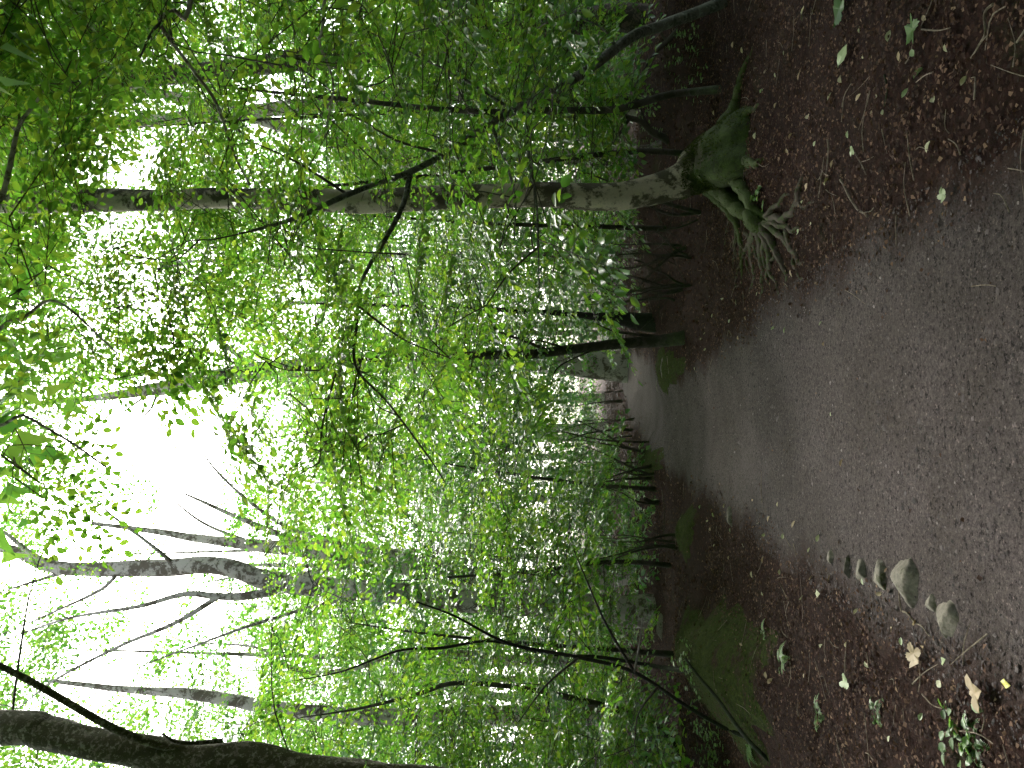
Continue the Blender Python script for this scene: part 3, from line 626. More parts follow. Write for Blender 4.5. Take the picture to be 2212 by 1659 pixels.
# far wood
far_px = [(925, 36), (945, 42), (985, 46), (860, 40), (1075, 44), (1130, 38), (1250, 40), (1380, 36), (1470, 42), (1520, 36), (1620, 40), (700, 40), (610, 36), (520, 44), (400, 38), (300, 42), (120, 36), (20, 40), (1750, 46), (-120, 44), (800, 52), (1020, 55), (1430, 54), (560, 54), (250, 55)]
for i, (yd, Yf) in enumerate(far_px):
    x = (829.5 - yd) / FPX * Yf; h = 17 + 4 * math.sin(i * 3.3); lx = math.sin(i * 5.1)
    tree(4, 'beech_tree', 'distant slender beech trunk in the bright wood beyond the bend', 'tree', [foot(x, Yf, .28), (x, Yf, 2, .22), (x + .3 * lx, Yf, h * .4, .18), (x + .9 * lx, Yf, h * .75, .10), (x + 1.2 * lx, Yf, h, .03)], BARK_PALE, group='distant beeches beyond the bend', sides=9, n=26, bump=.05, seed=70 + i)

# where the leaves hang, as cover in tenths over a 12 x 16 grid of the upright view (left to right, top to bottom)
MAPS = {
 1: ['110012667777', '000033577677', '000000466567', '000012556656', '000036655636', '000256655556', '000233345566', '010001123456', '121100011234', '232100000012', '110000000000'] + ['0' * 12] * 5,
 2: ['210122456666', '100000356566', '110000345455', '110001345454', '222112445545', '344455556666', '555566666666', '666677777777', '777777777777', '777777777777', '764444444444'] + ['0' * 12] * 5,
 3: ['545533455666', '434300345555', '444200344545', '554302445544', '776656666655', '888777777777', '888888888888', '888888888888', '777777777777', '777777777777', '664444444444'] + ['0' * 12] * 5,
 4: ['434433444444', '333200444444', '344100444444', '566301666655', '888756777766', '999988999988', '999999999999', '888888888888', '777777777777', '666666666666', '555555555555'] + ['0' * 12] * 5}
GAPS = [(150, 708, 24), (268, 668, 30), (275, 640, 28), (143, 617, 30), (92, 597, 28), (53, 560, 26), (292, 466, 30), (120, 330, 44), (165, 305, 48), (205, 290, 36), (60, 210, 26), (130, 120, 34), (190, 150, 32), (240, 85, 26), (200, 215, 24)]   # v, u, radius of the openings
HEM_U = [-300, 0, 166, 236, 305, 416, 490, 560, 629, 768, 1100]; HEM_V = [698, 685, 666, 648, 608, 608, 622, 628, 638, 640, 650]   # how low the leaves hang
HEM_UP = {1: 52, 2: 16, 3: 0, 4: -8}
COVER = {1: 1.6, 2: 2.4, 3: 2.1, 4: 1.75}
LEAF1 = (np.array([(0, .28, .05), (1, 0, -.05), (0, -.28, .05)]), np.array([(0, 1, 2)]))
SPEC = {1: (4.1, 6.4, TM_NEAR, LEAF6, .9, .16, .50), 2: (7.9, 13.8, TM_MID, LEAF4, .95, .19, .60), 3: (14.5, 28, TM_FAR, LEAF2, 1.1, .24, .85), 4: (31, 56, TM_FAR, LEAF1, 1.9, .20, 1.6)}
for lay, (y0, y1, tms, shape, scl, area, spread) in SPEC.items():
    g = np.array([[int(ch) / 10 for ch in r_] for r_ in MAPS[lay]])
    owners = [t for t in TREES if t.layer == lay]
    per = 4
    u0, u1, v0, v1 = -260, 1030, -360, 740
    # Poisson clusters over a grid of 32 px cells
    for cu in range(u0, u1, 32):
        for cv in range(v0, v1, 32):
            gi = np.clip((cv + 16) / 64 - .5, 0, 15); gj = np.clip((cu + 16) / 64 - .5, 0, 11)
            i0, j0 = int(gi), int(gj); i1, j1 = min(i0 + 1, 15), min(j0 + 1, 11); fi, fj = gi - i0, gj - j0
            c = (g[i0, j0] * (1 - fi) + g[i1, j0] * fi) * (1 - fj) + (g[i0, j1] * (1 - fi) + g[i1, j1] * fi) * fj
            if c <= .02: continue
            Ym = rng.uniform(y0, y1)
            A = area * .5 * scl ** 2 * (768 / Ym) ** 2
            lam = COVER[lay] * -math.log(1 - min(c, .93)) * 1024 / A / per
            if cu < -60 or cu > 800 or cv < -60: lam *= {1: .04, 2: .10, 3: .36, 4: .34}[lay] if cv < -60 else .16
            for _ in range(rng.poisson(lam)):
                Yc = rng.uniform(y0, y1)
                p = at((cv + rng.uniform(0, 32)) / .46296, 1659 - (cu + rng.uniform(0, 32)) / .46296, Yc)
                if p[2] < (.35 + .02 * Yc if lay < 3 else .45) or p[2] > 24: continue
                if p[2] < 2.2 and abs(p[0] - path_c(Yc)) < path_w(Yc) + .5: continue
                xd, yd, _f = project(p); pv, pu = xd[0] * .46296, (1659 - yd[0]) * .46296
                if pv > np.interp(pu, HEM_U, HEM_V) - HEM_UP[lay]: continue
                if lay == 1 and 520 < pu < 625 and pv > 545 and rng.random() < .8: continue
                if any(math.hypot(pv - gv, pu - gu) < gr * (1.1 if lay == 1 else .95) and rng.random() < (.85 if gu > 260 else .7) for gv, gu, gr in GAPS): continue
                best = min(owners, key=lambda t: np.hypot(*(t.pt(p[2])[:2] - p[:2])) + rng.uniform(0, 1.5) + 2.5 * max(0, p[2] - .95 * t.c[-1, 2]))
                best.clusters.append(np.append(p, 1.6 if (cu < -60 or cu > 800 or cv < -60) else 1.0))
def dress(t):
    if not t.clusters: return
    y0, y1, tms, shape, scl, area, spread = SPEC[t.layer]
    pl = []; tw = MB(); far = t.layer >= 3
    sk = [t.c[t.c[:, 2] > .25 * min(t.c[-1, 2], 4)]] + [np.c_[c, np.linspace(r0, r1, len(c))] for c, r0, r1 in t.wood]
    sk = np.vstack(sk)
    cl = np.array(t.clusters)
    order = np.argsort([np.min(np.linalg.norm(sk[:, :3] - c[:3], axis=1)) for c in cl])
    for p4 in cl[order]:
        p = p4[:3]; s_ = scl * rng.uniform(.75, 1.25) * p4[3]
        dv = p - sk[:, :3]; dist = np.linalg.norm(dv, axis=1)
        cost = dist + 1.2 * np.clip(-dv[:, 2] - .1, 0, 9) + .35 * np.clip(dist * .5 - dv[:, 2], 0, 9)
        i = int(np.argmin(cost)); a = sk[i, :3]
        d = p - a; d[2] = 0; L = np.linalg.norm(d); d = d / L if L > .15 else np.array([math.cos(p[0] * 9), math.sin(p[0] * 9), 0])
        start = p - d * min(.5 * s_, .6 * L)
        D3 = np.linalg.norm(start - a)
        mid = a * .5 + start * .5 + rng.normal(0, .05 * D3, 3) + np.array([0, 0, .07 * D3])
        r0 = min(.004 + .0045 * D3 * (1 if not far else 1.4), .03, sk[i, 3] * .8 + .002)
        nn = 7 if not far else 5
        c = curve_pts([a, mid, start, p + d * .1], nn)
        V, F = tube(c, np.linspace(r0, min(r0 * .6, .0035 * s_), nn), 5 if not far else 3, .05, 1)
        if t.layer <= 2 and p4[3] == 1 and D3 > .5: obj_np('branch', V, F, TWIG, t.o, True)
        else: tw.add(V, F)
        sk = np.vstack([sk, np.c_[c, np.linspace(r0, .004, nn)]])
        for k in range(4):
            an = math.atan2(d[1], d[0]) + rng.normal(0, .75); off = rng.normal(0, 1, 3) * spread * np.array([.5, .5, .30]) * p4[3]
            q = p + off - d * .35 * s_
            dd = np.array([math.cos(an), math.sin(an), rng.normal(-.10, .16)])
            up = np.array([rng.normal(0, .24), rng.normal(0, .24), 1])
            pl.append((*q, *dd, *up, s_ * rng.uniform(.8, 1.2)))
            if t.layer == 4 or (far and p4[3] > 1): continue
            cc = curve_pts([start + (p - start) * rng.uniform(0, 1), (start + q) / 2 + rng.normal(0, .05, 3), q], 3)
            tw.add(*tube(cc, np.linspace(.0045, .0035, 3) * min(s_, 1.6), 3))
    P, D, U, L, sp_tw = foliage(pl, tms, shape, t.layer <= 2)
    if sp_tw.n: tw.V += sp_tw.V; tw.F += [f + tw.n for f in sp_tw.F]
    if sp_tw.n:
        # offsets inside sp_tw are already running, so only shift by what tw held before
        tw.n += sp_tw.n
    tag(tw.build('twigs', TWIG if t.layer <= 2 else BARK, t.o, False), kind='stuff')
    if t.layer == 1:   # the leaves that show largest are parts of their own
        xd, yd, f = project(P); px = L * 768 / f * ((xd > 0) & (xd < 2212) & (yd > 0) & (yd < 1659) & (f > 1))
        big = np.argsort(-px)[:300]; big = big[px[big] > 7]
        rest = np.ones(len(P), bool); rest[big] = False
        me = mesh_np('leaf', LEAF6[0], LEAF6[1], LEAF); base = np.array(world_loc(t.o))
        Fr = frames(D[big], U[big])
        for i, R in zip(big, Fr):
            o = link(bpy.data.objects.new('leaf', me), t.o)
            mtx = Matrix.Identity(4)
            for r_ in range(3):
                for c_ in range(3): mtx[r_][c_] = R[r_, c_] * L[i]
                mtx[r_][3] = P[i, r_] - base[r_]
            o.matrix_local = mtx
        P, D, U, L = P[rest], D[rest], U[rest], L[rest]
    V, F = leaves_np(P, D, U, L, LEAF1 if t.o.get('group') == 'beeches around the camera' else shape)
    tag(obj_np('crown', V, F, LEAF if t.layer <= 2 else LEAF_FAR, t.o), kind='stuff')
for t in TREES: dress(t)

# unseen beeches added overhead and behind the camera to shade the near ground
SHADE = []
for i, (x, y) in enumerate([(-5.5, 2.5), (-6.5, -4), (5.8, -2.5), (1.5, -7), (-2.2, -6.5), (8.2, 3.8), (-9.5, 5.5)]):
    t = tree(3, 'beech_tree', 'tall unseen beech added beside or behind the camera for shade', 'tree', [foot(x, y, .3), (x, y, .5, .24), (x + .1, y, 4, .2), (x - .2 * math.sin(i), y, 9, .14), (x, y, 15, .04)], BARK, group='beeches around the camera', sides=12, n=30, bump=.06, seed=90 + i)
    for _ in range(70):
        a = rng.random() * 6.28; r_ = 5.0 * math.sqrt(rng.random()); z = rng.uniform(5, 13)
        p = np.array([x + r_ * math.cos(a), y + r_ * math.sin(a), z])
        xd, yd, f = project(p)
        if f[0] > 0 and -520 < xd[0] < 2600 and -520 < yd[0] < 2180: continue
        t.clusters.append(np.append(p, 1.5))
    SHADE.append(t)
for _ in range(340):       # extra unseen boughs added overhead to darken the near stretch of path
    p = np.array([rng.uniform(-6, 5), rng.uniform(-5, 5.4), rng.uniform(6.5, 12)])
    xd, yd, f = project(p)
    if f[0] > 0 and -420 < xd[0] < 2600 and -520 < yd[0] < 2180: continue
    min(SHADE, key=lambda t: np.hypot(*(t.c[0, :2] - p[:2]))).clusters.append(np.append(p, 1.6))
for i in range(13):        # unseen wood behind and beside the camera, added to block low sky light
    an = math.radians(-205 + 230 * i / 12) ; R_ = 12.5 + 3 * math.sin(i * 2.7); x, y = R_ * math.cos(an), R_ * math.sin(an) - 1
    t = tree(3, 'beech_tree', 'tall unseen beech added beside or behind the camera for shade', 'tree', [foot(x, y, .3), (x, y, .5, .24), (x + .1, y, 4, .2), (x - .2 * math.sin(i), y, 9, .14), (x, y, 15, .04)], BARK, group='beeches around the camera', sides=8, n=20, bump=.06, seed=120 + i)
    for _ in range(75):
        a = rng.random() * 6.28; r_ = 4.0 * math.sqrt(rng.random()); p = np.array([x + r_ * math.cos(a), y + r_ * math.sin(a), 1 + 13 * rng.random() ** 1.2])
        xd, yd, f = project(p)
        if f[0] > 0 and -300 < xd[0] < 2600 and -420 < yd[0] < 2080: continue
        t.clusters.append(np.append(p, 2.1))
    SHADE.append(t)
for t in SHADE: dress(t)

# short moss on the banks and on the foot of the rooted beech
def fuzz(o_mesh, n, keep, size):
    me = o_mesh.data; base = np.array(world_loc(o_mesh))
    co = np.empty(len(me.vertices) * 3, np.float32); me.vertices.foreach_get('co', co); co = co.reshape(-1, 3) + base
    nr = np.empty(len(me.vertices) * 3, np.float32); me.vertices.foreach_get('normal', nr); nr = nr.reshape(-1, 3)
    ix = np.where(keep(co))[0]
    lo = np.array([p.vertices[:] for p in me.polygons]); ok = np.isin(lo, ix).all(1); lo = lo[ok]
    q = rng.integers(0, len(lo), n); w4 = rng.dirichlet((1, 1, 1, 1), n)
    P = (co[lo[q]] * w4[..., None]).sum(1); Nn = (nr[lo[q]] * w4[..., None]).sum(1)
    ar = wob(P[:, 0] * 3, P[:, 1] * 3 + P[:, 2] * 5, 1.6); sel = rng.random(n) < smooth(-.5, .3, ar); P, Nn = P[sel], Nn[sel]; m = len(P)
    D = Nn + rng.normal(0, .55, (m, 3)); U = rng.normal(0, 1, (m, 3))
    return leaves_np(P, D, U, size * rng.uniform(.5, 1.5, m), LEAF1, .9)
FUZZ = leaf_mat('moss_blade', [(0, (.014, .023, .004)), (.6, (.036, .054, .008)), (1, (.08, .10, .014))], [(0, (.03, .05, .008)), (1, (.05, .07, .008))], .2, .8, .15)
V, F = fuzz(T1.trunk, 16000, lambda c: (c[:, 2] < .62) & (c[:, 2] > .02), .016)
tag(obj_np('moss', V, F, FUZZ, T1.o), kind='stuff')
mb = MB()
for o in [o for o in bpy.data.objects if o.name.startswith('moss_bank')]: mb.add(*fuzz(o, 9000, lambda c: c[:, 2] > -1, .02))
for r_ in [o for o in T1.o.children if o.name.split('.')[0] == 'root' and o.data.materials[0] == ROOT_MOSSY]: mb.add(*fuzz(r_, 900, lambda c: c[:, 2] > -1, .012))
tag(mb.build('moss', FUZZ, None, False), 'short green moss blades over the banks beside the path', 'moss', None, 'stuff')

# ------------------------------------------------------------------ stones, sticks, fallen leaves, small plants
def stone(label, xd, yd, sx, sy, sz, turn, seed, group='stones edging the path'):
    g = gnd(xd, yd); bm = bmesh.new(); bmesh.ops.create_icosphere(bm, subdivisions=4, radius=1)
    for v in bm.verts:
        n = v.co.copy()
        k = 1 + .22 * mnoise.noise(n * 1.1 + Vector((seed * 3.1, 0, 0))) + .10 * mnoise.noise(n * 2.7 + Vector((0, seed, 0))) + .03 * mnoise.noise(n * 7)
        v.co = n * k
        for ax in (Vector((.6, .5, .62)), Vector((-.7, .2, .68)), Vector((.1, -.8, .58)), Vector((.2, .1, .97)), Vector((-.5, -.75, .3)), Vector((.9, -.3, .2))):
            a = ax.normalized(); dlt = v.co.dot(a) - (.70 + .1 * math.sin(seed * 5 + ax.x * 9))
            if dlt > 0: v.co -= a * dlt * .85
        v.co += n * .05 * mnoise.noise(n * 5 + Vector((seed, 0, 0))); v.co = Vector((v.co.x * sx, v.co.y * sy, v.co.z * sz * .8))
    for f in bm.faces: f.smooth = True
    me = bpy.data.meshes.new('stone'); bm.to_mesh(me); bm.free(); me.materials.append(STONE)
    o = link(bpy.data.objects.new('stone', me)); o.location = (g[0], g[1], g[2] - sz * .14); o.rotation_euler = (.08 * math.sin(seed), .1 * math.cos(seed * 2), turn)
    return tag(o, label, 'stone', group)
stone('largest pale stone in the row at the left path edge', 1968, 1258, 0.161, 0.175, 0.140, -.2, 1)
stone('narrow stone just above the largest one in the row', 1912, 1243, 0.123, 0.084, 0.105, .35, 2)
stone('squarish hollowed stone in the dark gap of the row', 1868, 1228, 0.087, 0.081, 0.098, .7, 3)
stone('small rounded tan stone at the top end of the row', 1800, 1203, 0.063, 0.067, 0.070, .2, 4)
stone('low stone at the bottom end of the row', 2052, 1335, 0.119, 0.105, 0.084, -.5, 5)
stone('little stone wedged between the largest and the bottom one', 2020, 1305, 0.063, 0.070, 0.070, .3, 6)
stone('thin mossy slab on edge beside the hollowed stone', 1838, 1225, 0.098, 0.025, 0.098, .1, 7)
stone('pale upright stone leaning on the mossy hump by the path', 1580, 1115, .14, .07, .11, .4, 8)
stone('small pale stone lying at the far right path edge', 1420, 828, .16, .10, .05, .2, 9)
stone('flat pale stone in the mossy tongue by the dark sapling', 1432, 792, .22, .1, .07, -.2, 10)
stone('pale stone in the shade under the left foliage', 1430, 1352, .3, .18, .22, .3, 12, 'stones edging the path')

def stick(name, label, pts, r0, r1, mat, cat='stick', group=None, twigs=(), lift=0.012):
    c = [(*gnd(q[0], q[1], (q[2] if len(q) > 2 else 0) + lift + r0 * .5),) for q in pts]
    cc = curve_pts(c, 10 * len(pts)); cc += .006 * np.stack([np.sin(cc[:, 1] * 40), np.sin(cc[:, 0] * 33), 0 * cc[:, 0]], -1)
    o = thing(name, label, cat, (cc[0, 0], cc[0, 1], cc[0, 2]), group)
    obj_np('shaft', *tube(cc, np.linspace(r0, r1, len(cc)), 7, .1, r0 * 70), mat, o, True)
    for tp in twigs:
        c2 = curve_pts([gnd(q[0], q[1], (q[2] if len(q) > 2 else 0) + lift) for q in tp], 12)
        obj_np('twig', *tube(c2, np.linspace(r1 * .9, r1 * .4, 12), 5, .08), mat, o, True)
    return o
stick('stick', 'pale curved stick lying below the bare roots', [(1822, 388), (1836, 415), (1850, 440), (1868, 458), (1880, 472)], .008, .005, STICK)
stick('stick', 'thin crooked twig at the lower right corner', [(2155, 5), (2138, 30), (2136, 75), (2122, 95), (2104, 128)], .006, .003, STICK)
stick('stick', 'long thin grey stick lying between roots and path', [(1792, 300), (1795, 330), (1788, 385)], .006, .004, STICK)
stick('stick', 'small forked twig lying under the three lobed leaf', [(1852, 330), (1866, 352), (1876, 378)], .005, .003, STICK, twigs=[[(1864, 350), (1880, 345), (1892, 338)]])
stick('stick', 'dark twig lying right of the forked twig', [(1917, 160), (1922, 200), (1918, 232)], .006, .004, BARK_DARK)
stick('stick', 'thin stick crossing the leaves below the row of stones', [(1958, 1320), (1990, 1348), (2020, 1375)], .005, .003, STICK)
def branch_at(label, Y, pts, r0, r1, mat, twigs=()):
    """a dead branch that rises off the ground at about distance Y (pts: photo x, y, extra distance)"""
    f = lambda q: at(q[0], q[1], Y + (q[2] if len(q) > 2 else 0))
    cc = curve_pts([f(q) for q in pts], 10 * len(pts)); cc += .012 * np.stack([np.sin(cc[:, 2] * 21), np.sin(cc[:, 0] * 13), 0 * cc[:, 0]], -1)
    o = thing('fallen_branch', label, 'branch', cc[0])
    obj_np('shaft', *tube(cc, np.linspace(r0, r1, len(cc)), 8, .12, r0 * 70), mat, o, True)
    for tp in twigs: obj_np('twig', *tube(curve_pts([f(q) for q in tp], 14), np.linspace(r1 * .8, r1 * .3, 14), 5, .08), mat, o, True)
branch_at('dark curved branch end sticking out of the leaves by the far left bank', 13.8, [(1390, 1079), (1412, 1084), (1428, 1080), (1440, 1066)], .035, .03, BARK_DARK)
branch_at('long dark dead branch leaning across the right undergrowth', 11.0, [(1488, 330), (1420, 290), (1380, 262), (1320, 240)], .06, .03, BARK_DARK, [[(1400, 276), (1380, 230), (1370, 200)], [(1360, 255), (1330, 300), (1300, 330)]])
branch_at('pale dead snag standing broken right of the rooted beech', 11.5, [(1475, 300), (1400, 318), (1300, 335), (1225, 345)], .06, .035, BARK)
branch_at('dead branch lying low at the right edge of the leaf floor', 9.0, [(1530, 20), (1470, 60), (1420, 110), (1370, 190)], .04, .02, BARK_DARK, [[(1440, 90), (1420, 60), (1400, 30)]])
branch_at('dark dead branch leaning left of the path sapling', 10.7, [(1492, 625), (1430, 590), (1370, 560)], .022, .010, BARK_DARK, [[(1430, 590), (1400, 540), (1380, 520)], [(1445, 600), (1400, 610), (1370, 600)]])
branch_at('thin dead branch lying behind the bare roots', 10.5, [(1495, 560), (1450, 530), (1420, 500)], .02, .008, BARK_DARK, [[(1460, 540), (1430, 560), (1400, 575)]])
branch_at('long dark branch propped over the left bank', 6.2, [(1670, 1655), (1620, 1600, .1), (1540, 1500, .6), (1480, 1420, 1.0)], .02, .012, BARK_BLACK)

tl = MB()
for _ in range(420):
    y = 2.4 + 11 * rng.random() ** 1.4; x = rng.uniform(-1, 1) * (.55 * y + .4); dd = abs(x - path_c(y)) - path_w(y)
    if dd < rng.uniform(-.5, .35): continue
    a = rng.random() * 6.28; L_ = rng.uniform(.06, .32); q = np.array([x, y]); n2 = np.array([math.cos(a), math.sin(a)])
    pts = [q, q + n2 * L_ * .5 + rng.normal(0, .02, 2), q + n2 * L_]
    c = curve_pts([(*w_, float(H(*w_)) + .026 + rng.uniform(0, .012)) for w_ in pts], 6); tl.add(*tube(c, np.linspace(1, .5, 6) * rng.uniform(.0018, .0042), 4))
tag(tl.build('twig_litter', STICK), 'thin broken twigs strewn over the dead leaves', 'twig litter', None, 'stuff')
# bare dark shrubs in the shade under the far left foliage
for i, (xd, yd, hgt) in enumerate([(1345, 862, 2.2), (1368, 915, 2.0), (1392, 985, 1.9), (1412, 1035, 1.7), (1462, 1180, 1.3), (1430, 640, 1.3), (1440, 600, 1.2), (1460, 520, 1.3), (1450, 460, 1.3)]):
    g = gnd(xd, yd); o = thing('bare_shrub', 'leafless dark shrub stems in the shade left of the path' if yd > 800 else 'leafless dark shrub stems in the shade behind the roots', 'shrub', g, 'bare shrubs left of the path' if yd > 800 else 'bare shrubs right of the path')
    la = rng.random() * 6.28
    for k in range(int(rng.integers(3, 6))):
        a = la + rng.normal(0, .9); h2 = hgt * rng.uniform(.5, 1.2); le = rng.uniform(.05, .7); g0 = g + np.array([rng.normal(0, .16), rng.normal(0, .16), -.05])
        dv = np.array([math.cos(a), math.sin(a), 0])
        ctl = [g0, g0 + dv * le * .15 + (0, 0, h2 * .3), g0 + dv * le * .5 + (0, 0, h2 * .62), g0 + dv * le + (0, 0, h2)]
        c = curve_pts([q + rng.normal(0, .035, 3) for q in ctl], 14)
        mb = MB(); mb.add(*tube(c, np.linspace(rng.uniform(.012, .042), .005, 14), 6, .14, k))
        for q in range(5):
            b_ = c[rng.integers(4, 13)]; dq = rng.normal(0, .2, 3); mb.add(*tube(curve_pts([b_, b_ + dq, b_ + dq * 1.9 + rng.normal(0, .08, 3) + np.array([0, 0, .06])], 6), np.linspace(.006, .002, 6), 4))
        mb.build('stem', BARK_DARK, o)

# fallen leaves one can pick out
MAPLE = [(0, 0)]
for k in range(45):
    a = -2.35 + 4.7 * k / 44; r_ = (.42 + .50 * abs(math.cos(2.5 * a)) ** .8) * (1.0 - .10 * abs(a)) * (1 + .06 * (-1) ** k)
    MAPLE.append((.32 + .68 * r_ * math.cos(a), .72 * r_ * math.sin(a)))
def flat_leaf(name, label, xd, yd, size, outline, mat, turn, cat='leaf', group=None, tilt=.25):
    g = gnd(xd, yd); bm = bmesh.new()
    n = len(outline); cx = sum(p[0] for p in outline) / n
    top = [bm.verts.new((p[0] * size, p[1] * size, size * (.10 * abs(p[1]) + .06 * math.sin(7 * p[0] + xd)))) for p in outline]
    low = [bm.verts.new((v.co.x, v.co.y, v.co.z - .0012)) for v in top]
    c1 = bm.verts.new((cx * size, 0, 0)); c2 = bm.verts.new((cx * size, 0, -.0012))
    for i in range(n):
        j = (i + 1) % n
        bm.faces.new((c1, top[i], top[j])); bm.faces.new((c2, low[j], low[i])); bm.faces.new((top[i], low[i], low[j], top[j]))
    me = bpy.data.meshes.new(name); bm.to_mesh(me); bm.free(); me.materials.append(mat)
    o = link(bpy.data.objects.new(name, me)); o.location = (g[0], g[1], g[2] + .030 + size * .12); o.rotation_euler = (tilt * .7 * math.sin(xd), -.06 + tilt * .3 * math.cos(yd), turn)
    return tag(o, label, cat, group)
OVAL = [(0, 0), (.14, .13), (.34, .25), (.58, .27), (.80, .18), (1, 0), (.80, -.18), (.58, -.27), (.34, -.25), (.14, -.13)]
TRI3 = [(0, 0), (.10, .12), (.02, .30), (.10, .55), (.28, .66), (.40, .46), (.42, .30), (.62, .30), (.86, .18), (1.0, 0), (.86, -.16), (.62, -.26), (.42, -.28), (.42, -.48), (.28, -.66), (.08, -.52), (.0, -.28), (.10, -.12)]
flat_leaf('fallen_leaf', 'large pale green three lobed leaf on the left leaf litter', 1432 + 410, 1488, .085, TRI3, PALE_GREEN, .2)
flat_leaf('fallen_leaf', 'pale green trefoil leaf on the dark soil below the roots', 1857, 320, .055, TRI3, PALE_GREEN, 2.2)
flat_leaf('fallen_leaf', 'large curled tan leaf near the lower left corner', 2120, 1500, .11, TRI3, TAN, -1.1)
flat_leaf('fallen_leaf', 'crumpled tan lobed leaf beside a tuft of moss', 2000, 1438, .11, MAPLE, TAN, .6)
flat_leaf('fallen_leaf', 'big pale leaf right of the crumpled tan leaf', 2042, 1478, .055, OVAL, PALE, -1.2)
flat_leaf('fallen_leaf', 'pale round leaf above the big pale leaf', 2052, 1435, .06, OVAL, PALE_GREEN, -.9)
flat_leaf('fallen_leaf', 'bright yellow leaf at the bottom edge of the left floor', 2205, 1482, .06, OVAL, YELLOW, 1.7)
flat_leaf('fallen_leaf', 'pale split leaf in the middle of the left litter', 1775, 1283, .10, OVAL, PALE, -1.3)
flat_leaf('fallen_leaf', 'long pale green leaf lying right of the path', 1828, 145, .17, OVAL, PALE_GREEN, -1.2)
flat_leaf('fallen_leaf', 'fresh dark green sprig of leaf near the right edge', 1822, 38, .17, MAPLE, PLANT, -1.4)
flat_leaf('fallen_leaf', 'grey green feathery leaf on the soil at right', 1982, 75, .12, MAPLE, PLANT, -1.5)
flat_leaf('fallen_leaf', 'fresh yellow green sprig lying on the grit path', 2058, 432, .065, MAPLE, PALE_GREEN, .3)
flat_leaf('fallen_leaf', 'pale yellow leaf on the litter below the arching sapling foot', 1745, 42, .09, TRI3, PALE, -.8)
flat_leaf('fallen_leaf', 'white green leaf beside the lowest bare root', 1733, 505, .07, OVAL, PALE_GREEN, -1.4)
flat_leaf('fallen_leaf', 'tan leaf standing on edge right of the bare roots', 1752, 412, .09, OVAL, TAN, -1.3)
me_cache = {}
spots = [(1570, 1095), (1585, 1152), (1668, 1128), (1652, 1160), (1700, 1165), (1755, 1190), (1775, 1170), (1720, 1140), (1640, 1130), (1610, 1185), (1655, 1215), (1690, 1245), (1760, 1255), (1585, 1215), (1630, 1250), (1545, 1180), (1660, 1290), (1730, 1300), (1800, 1262), (1880, 1262), (1905, 1285), (1850, 1330), (1935, 1370), (1960, 1395), (1985, 1350), (2010, 1405), (1700, 1420), (1745, 1460), (1580, 1330), (1600, 1400), (1660, 1470), (1840, 1400), (1890, 1440), (1780, 1400), (2000, 1560), (1930, 1600), (2085, 1590), (2140, 1540), (1600, 1470), (1555, 1120), (1540, 1145), (1520, 1100), (1510, 1125), (1625, 1085), (1690, 1095),
         (1600, 655), (1618, 690), (1655, 668), (1668, 700), (1690, 680), (1580, 700), (1560, 725), (1605, 735), (1545, 690), (1700, 720), (1640, 640), (1720, 600), (1565, 650), (1540, 640), (1525, 720), (1670, 715), (1530, 760), (1510, 740), (1505, 800), (1780, 700), (1790, 745), (1805, 900), (1830, 1010)]
spots_r = [(1793, 395), (1803, 360), (1770, 315), (1842, 300), (1895, 245), (1905, 210), (1920, 250), (1960, 205), (1985, 165), (1955, 130), (1880, 130), (2030, 215), (2092, 185), (1930, 90), (1870, 70), (1700, 120), (1688, 160), (1735, 175), (1660, 165), (1650, 205), (1680, 235), (1705, 260), (1720, 300), (1760, 255), (1800, 215), (1830, 180), (1860, 215), (1745, 440), (1790, 450), (1770, 480), (1715, 330), (2015, 330), (2060, 110), (1995, 120), (2020, 45), (1610, 120), (1590, 100), (1560, 130), (1545, 250), (1530, 300), (1520, 340), (1640, 300)]
def small_leaf(xd, yd, label, group):
    kind = int(rng.integers(0, 6)); mat = [PALE, PALE, PALE_GREEN, PALE, TAN, TAN][kind]
    if kind not in me_cache:
        sv = LEAF6[0].copy(); me_cache[kind] = mesh_np('fallen_leaf', sv, LEAF6[1], mat)
    g = gnd(xd + rng.normal(0, 3), yd + rng.normal(0, 3)); o = link(bpy.data.objects.new('fallen_leaf', me_cache[kind])); s_ = rng.uniform(.032, .062)
    o.location = (g[0], g[1], g[2] + .030); o.scale = (s_, s_ * rng.uniform(.7, 1.1), s_ * rng.uniform(.6, 2)); o.rotation_euler = (rng.normal(.25, .3), rng.normal(0, .3), rng.normal(0, .7) + (3.14 if rng.random() < .5 else 0) * 0)
    tag(o, label, 'leaf', group)
for s_ in spots: small_leaf(*s_, 'small pale fallen leaf on the left or far verge of the path', 'pale leaves along the left and far verge')
for s_ in spots_r: small_leaf(*s_, 'small pale fallen leaf on the dark litter right of the path', 'pale leaves on the right side litter')

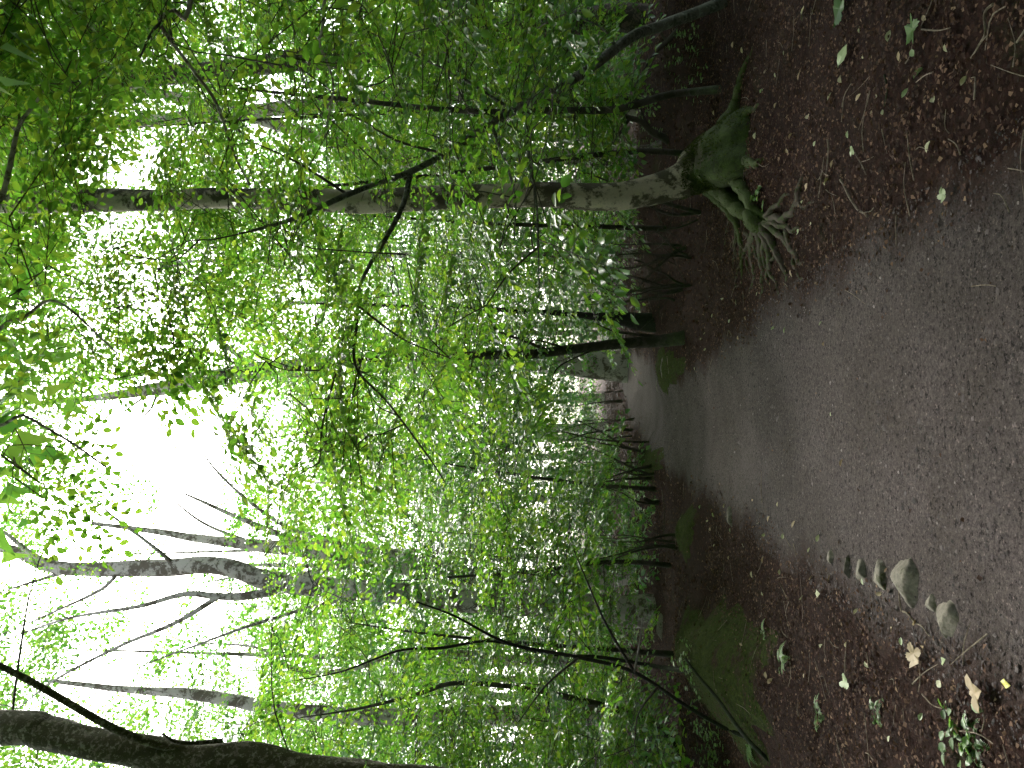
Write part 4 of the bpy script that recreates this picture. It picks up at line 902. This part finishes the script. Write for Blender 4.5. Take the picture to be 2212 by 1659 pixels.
def fern(label, xd, yd, size, n, seed):
    g = gnd(xd, yd); r = np.random.default_rng(seed); o = thing('fern', label, 'fern', g, 'green ferns on the litter')
    for k in range(n):
        a = 6.28 * k / n + r.normal(0, .3); L = size * r.uniform(.7, 1.15); P_, D_, U_, LL = [], [], [], []
        t = np.linspace(.12, 1, 15)
        ax = np.array([math.cos(a), math.sin(a), 0]); sd = np.array([-ax[1], ax[0], 0])
        c = g + np.outer(t * L, ax) + np.outer(L * (.55 * t - .62 * t * t), (0, 0, 1)); mb = MB()
        for i, tt in enumerate(t):
            for s in (-1, 1):
                P_.append(c[i]); D_.append(sd * s + ax * .45 + np.array([0, 0, -.1])); U_.append((0, 0, 1)); LL.append(L * .38 * (1.05 - tt) + .006)
        V, F = leaves_np(np.array(P_), np.array(D_), np.array(U_, float), np.array(LL), LEAF2, .7); mb.add(V, F)
        mb.add(*tube(np.vstack([g[None] - (0, 0, .01), c]), np.linspace(.003, .001, 16), 3))
        mb.build('frond', PLANT, o, False)
for i, (xd, yd, s, n, lab) in enumerate([(1690, 1432, .17, 5, 'small fern below the dark branch on the left bank'), (1770, 1545, .15, 4, 'upright little fern at far left of the litter'), (1650, 1372, .12, 4, 'small green fern on the mossy bank edge'), (1895, 1545, .11, 4, 'tiny fern left of the three lobed leaf'), (2105, 1600, .12, 5, 'bright fern in the bottom left corner'), (1620, 1605, .2, 6, 'leafy fern at the left edge under the dark sapling')]):
    fern(lab, xd, yd, s, n, i + 5)
def ivy(label, xd, yd, rad, n, seed, hgt=.2, group='leafy plants under the trees'):
    g = gnd(xd, yd); r = np.random.default_rng(seed); o = thing('leafy_plant', label, 'plant', g, group); mb = MB(); P_, D_, U_, LL = [], [], [], []
    for k in range(n):
        a = r.random() * 6.28; rr = rad * math.sqrt(r.random()); x, y = g[0] + rr * math.cos(a), g[1] + rr * math.sin(a); h2 = hgt * r.uniform(.3, 1)
        b = np.array([x, y, float(H(x, y))]); top = b + np.array([r.normal(0, .04), r.normal(0, .04), h2])
        mb.add(*tube(curve_pts([b, (b + top) / 2 + r.normal(0, .015, 3), top], 5), np.linspace(.003, .0015, 5), 3))
        for q in range(4):
            a2 = r.random() * 6.28; P_.append(b + (top - b) * r.uniform(.4, 1)); D_.append((math.cos(a2), math.sin(a2), r.normal(.05, .2))); U_.append((r.normal(0, .3), r.normal(0, .3), 1)); LL.append(r.uniform(.03, .06))
    tag(mb.build('stems', TWIG, o), kind='stuff'); V, F = leaves_np(np.array(P_), np.array(D_, float), np.array(U_, float), np.array(LL), LEAF6, 1.2)
    tag(obj_np('foliage', V, F, PLANT, o), kind='stuff')
for i, (xd, yd, rad, n, h2, lab) in enumerate([(1560, 1600, .35, 40, .3, 'leafy green plant at the left edge above the mossy bank'), (2090, 1595, .12, 9, .06, 'low green seedlings in the bottom left corner'), (1470, 130, .5, 40, .3, 'green plant at the foot of the arching sapling'), (1430, 260, .5, 36, .3, 'green plant behind the thin dark stem'), (1400, 560, .4, 30, .4, 'green plant behind the bare roots'), (1545, 330, .12, 6, .06, 'few green leaves beside the mossy trunk foot'), (1640, 430, .12, 6, .05, 'little green leaves growing on the bare roots'), (1500, 1440, .25, 16, .2, 'leafy plant on top of the mossy bank'), (1420, 1350, .5, 36, .35, 'leafy plant in the shade beyond the mossy bank')]):
    ivy(lab, xd, yd, rad, n, i + 60, h2)
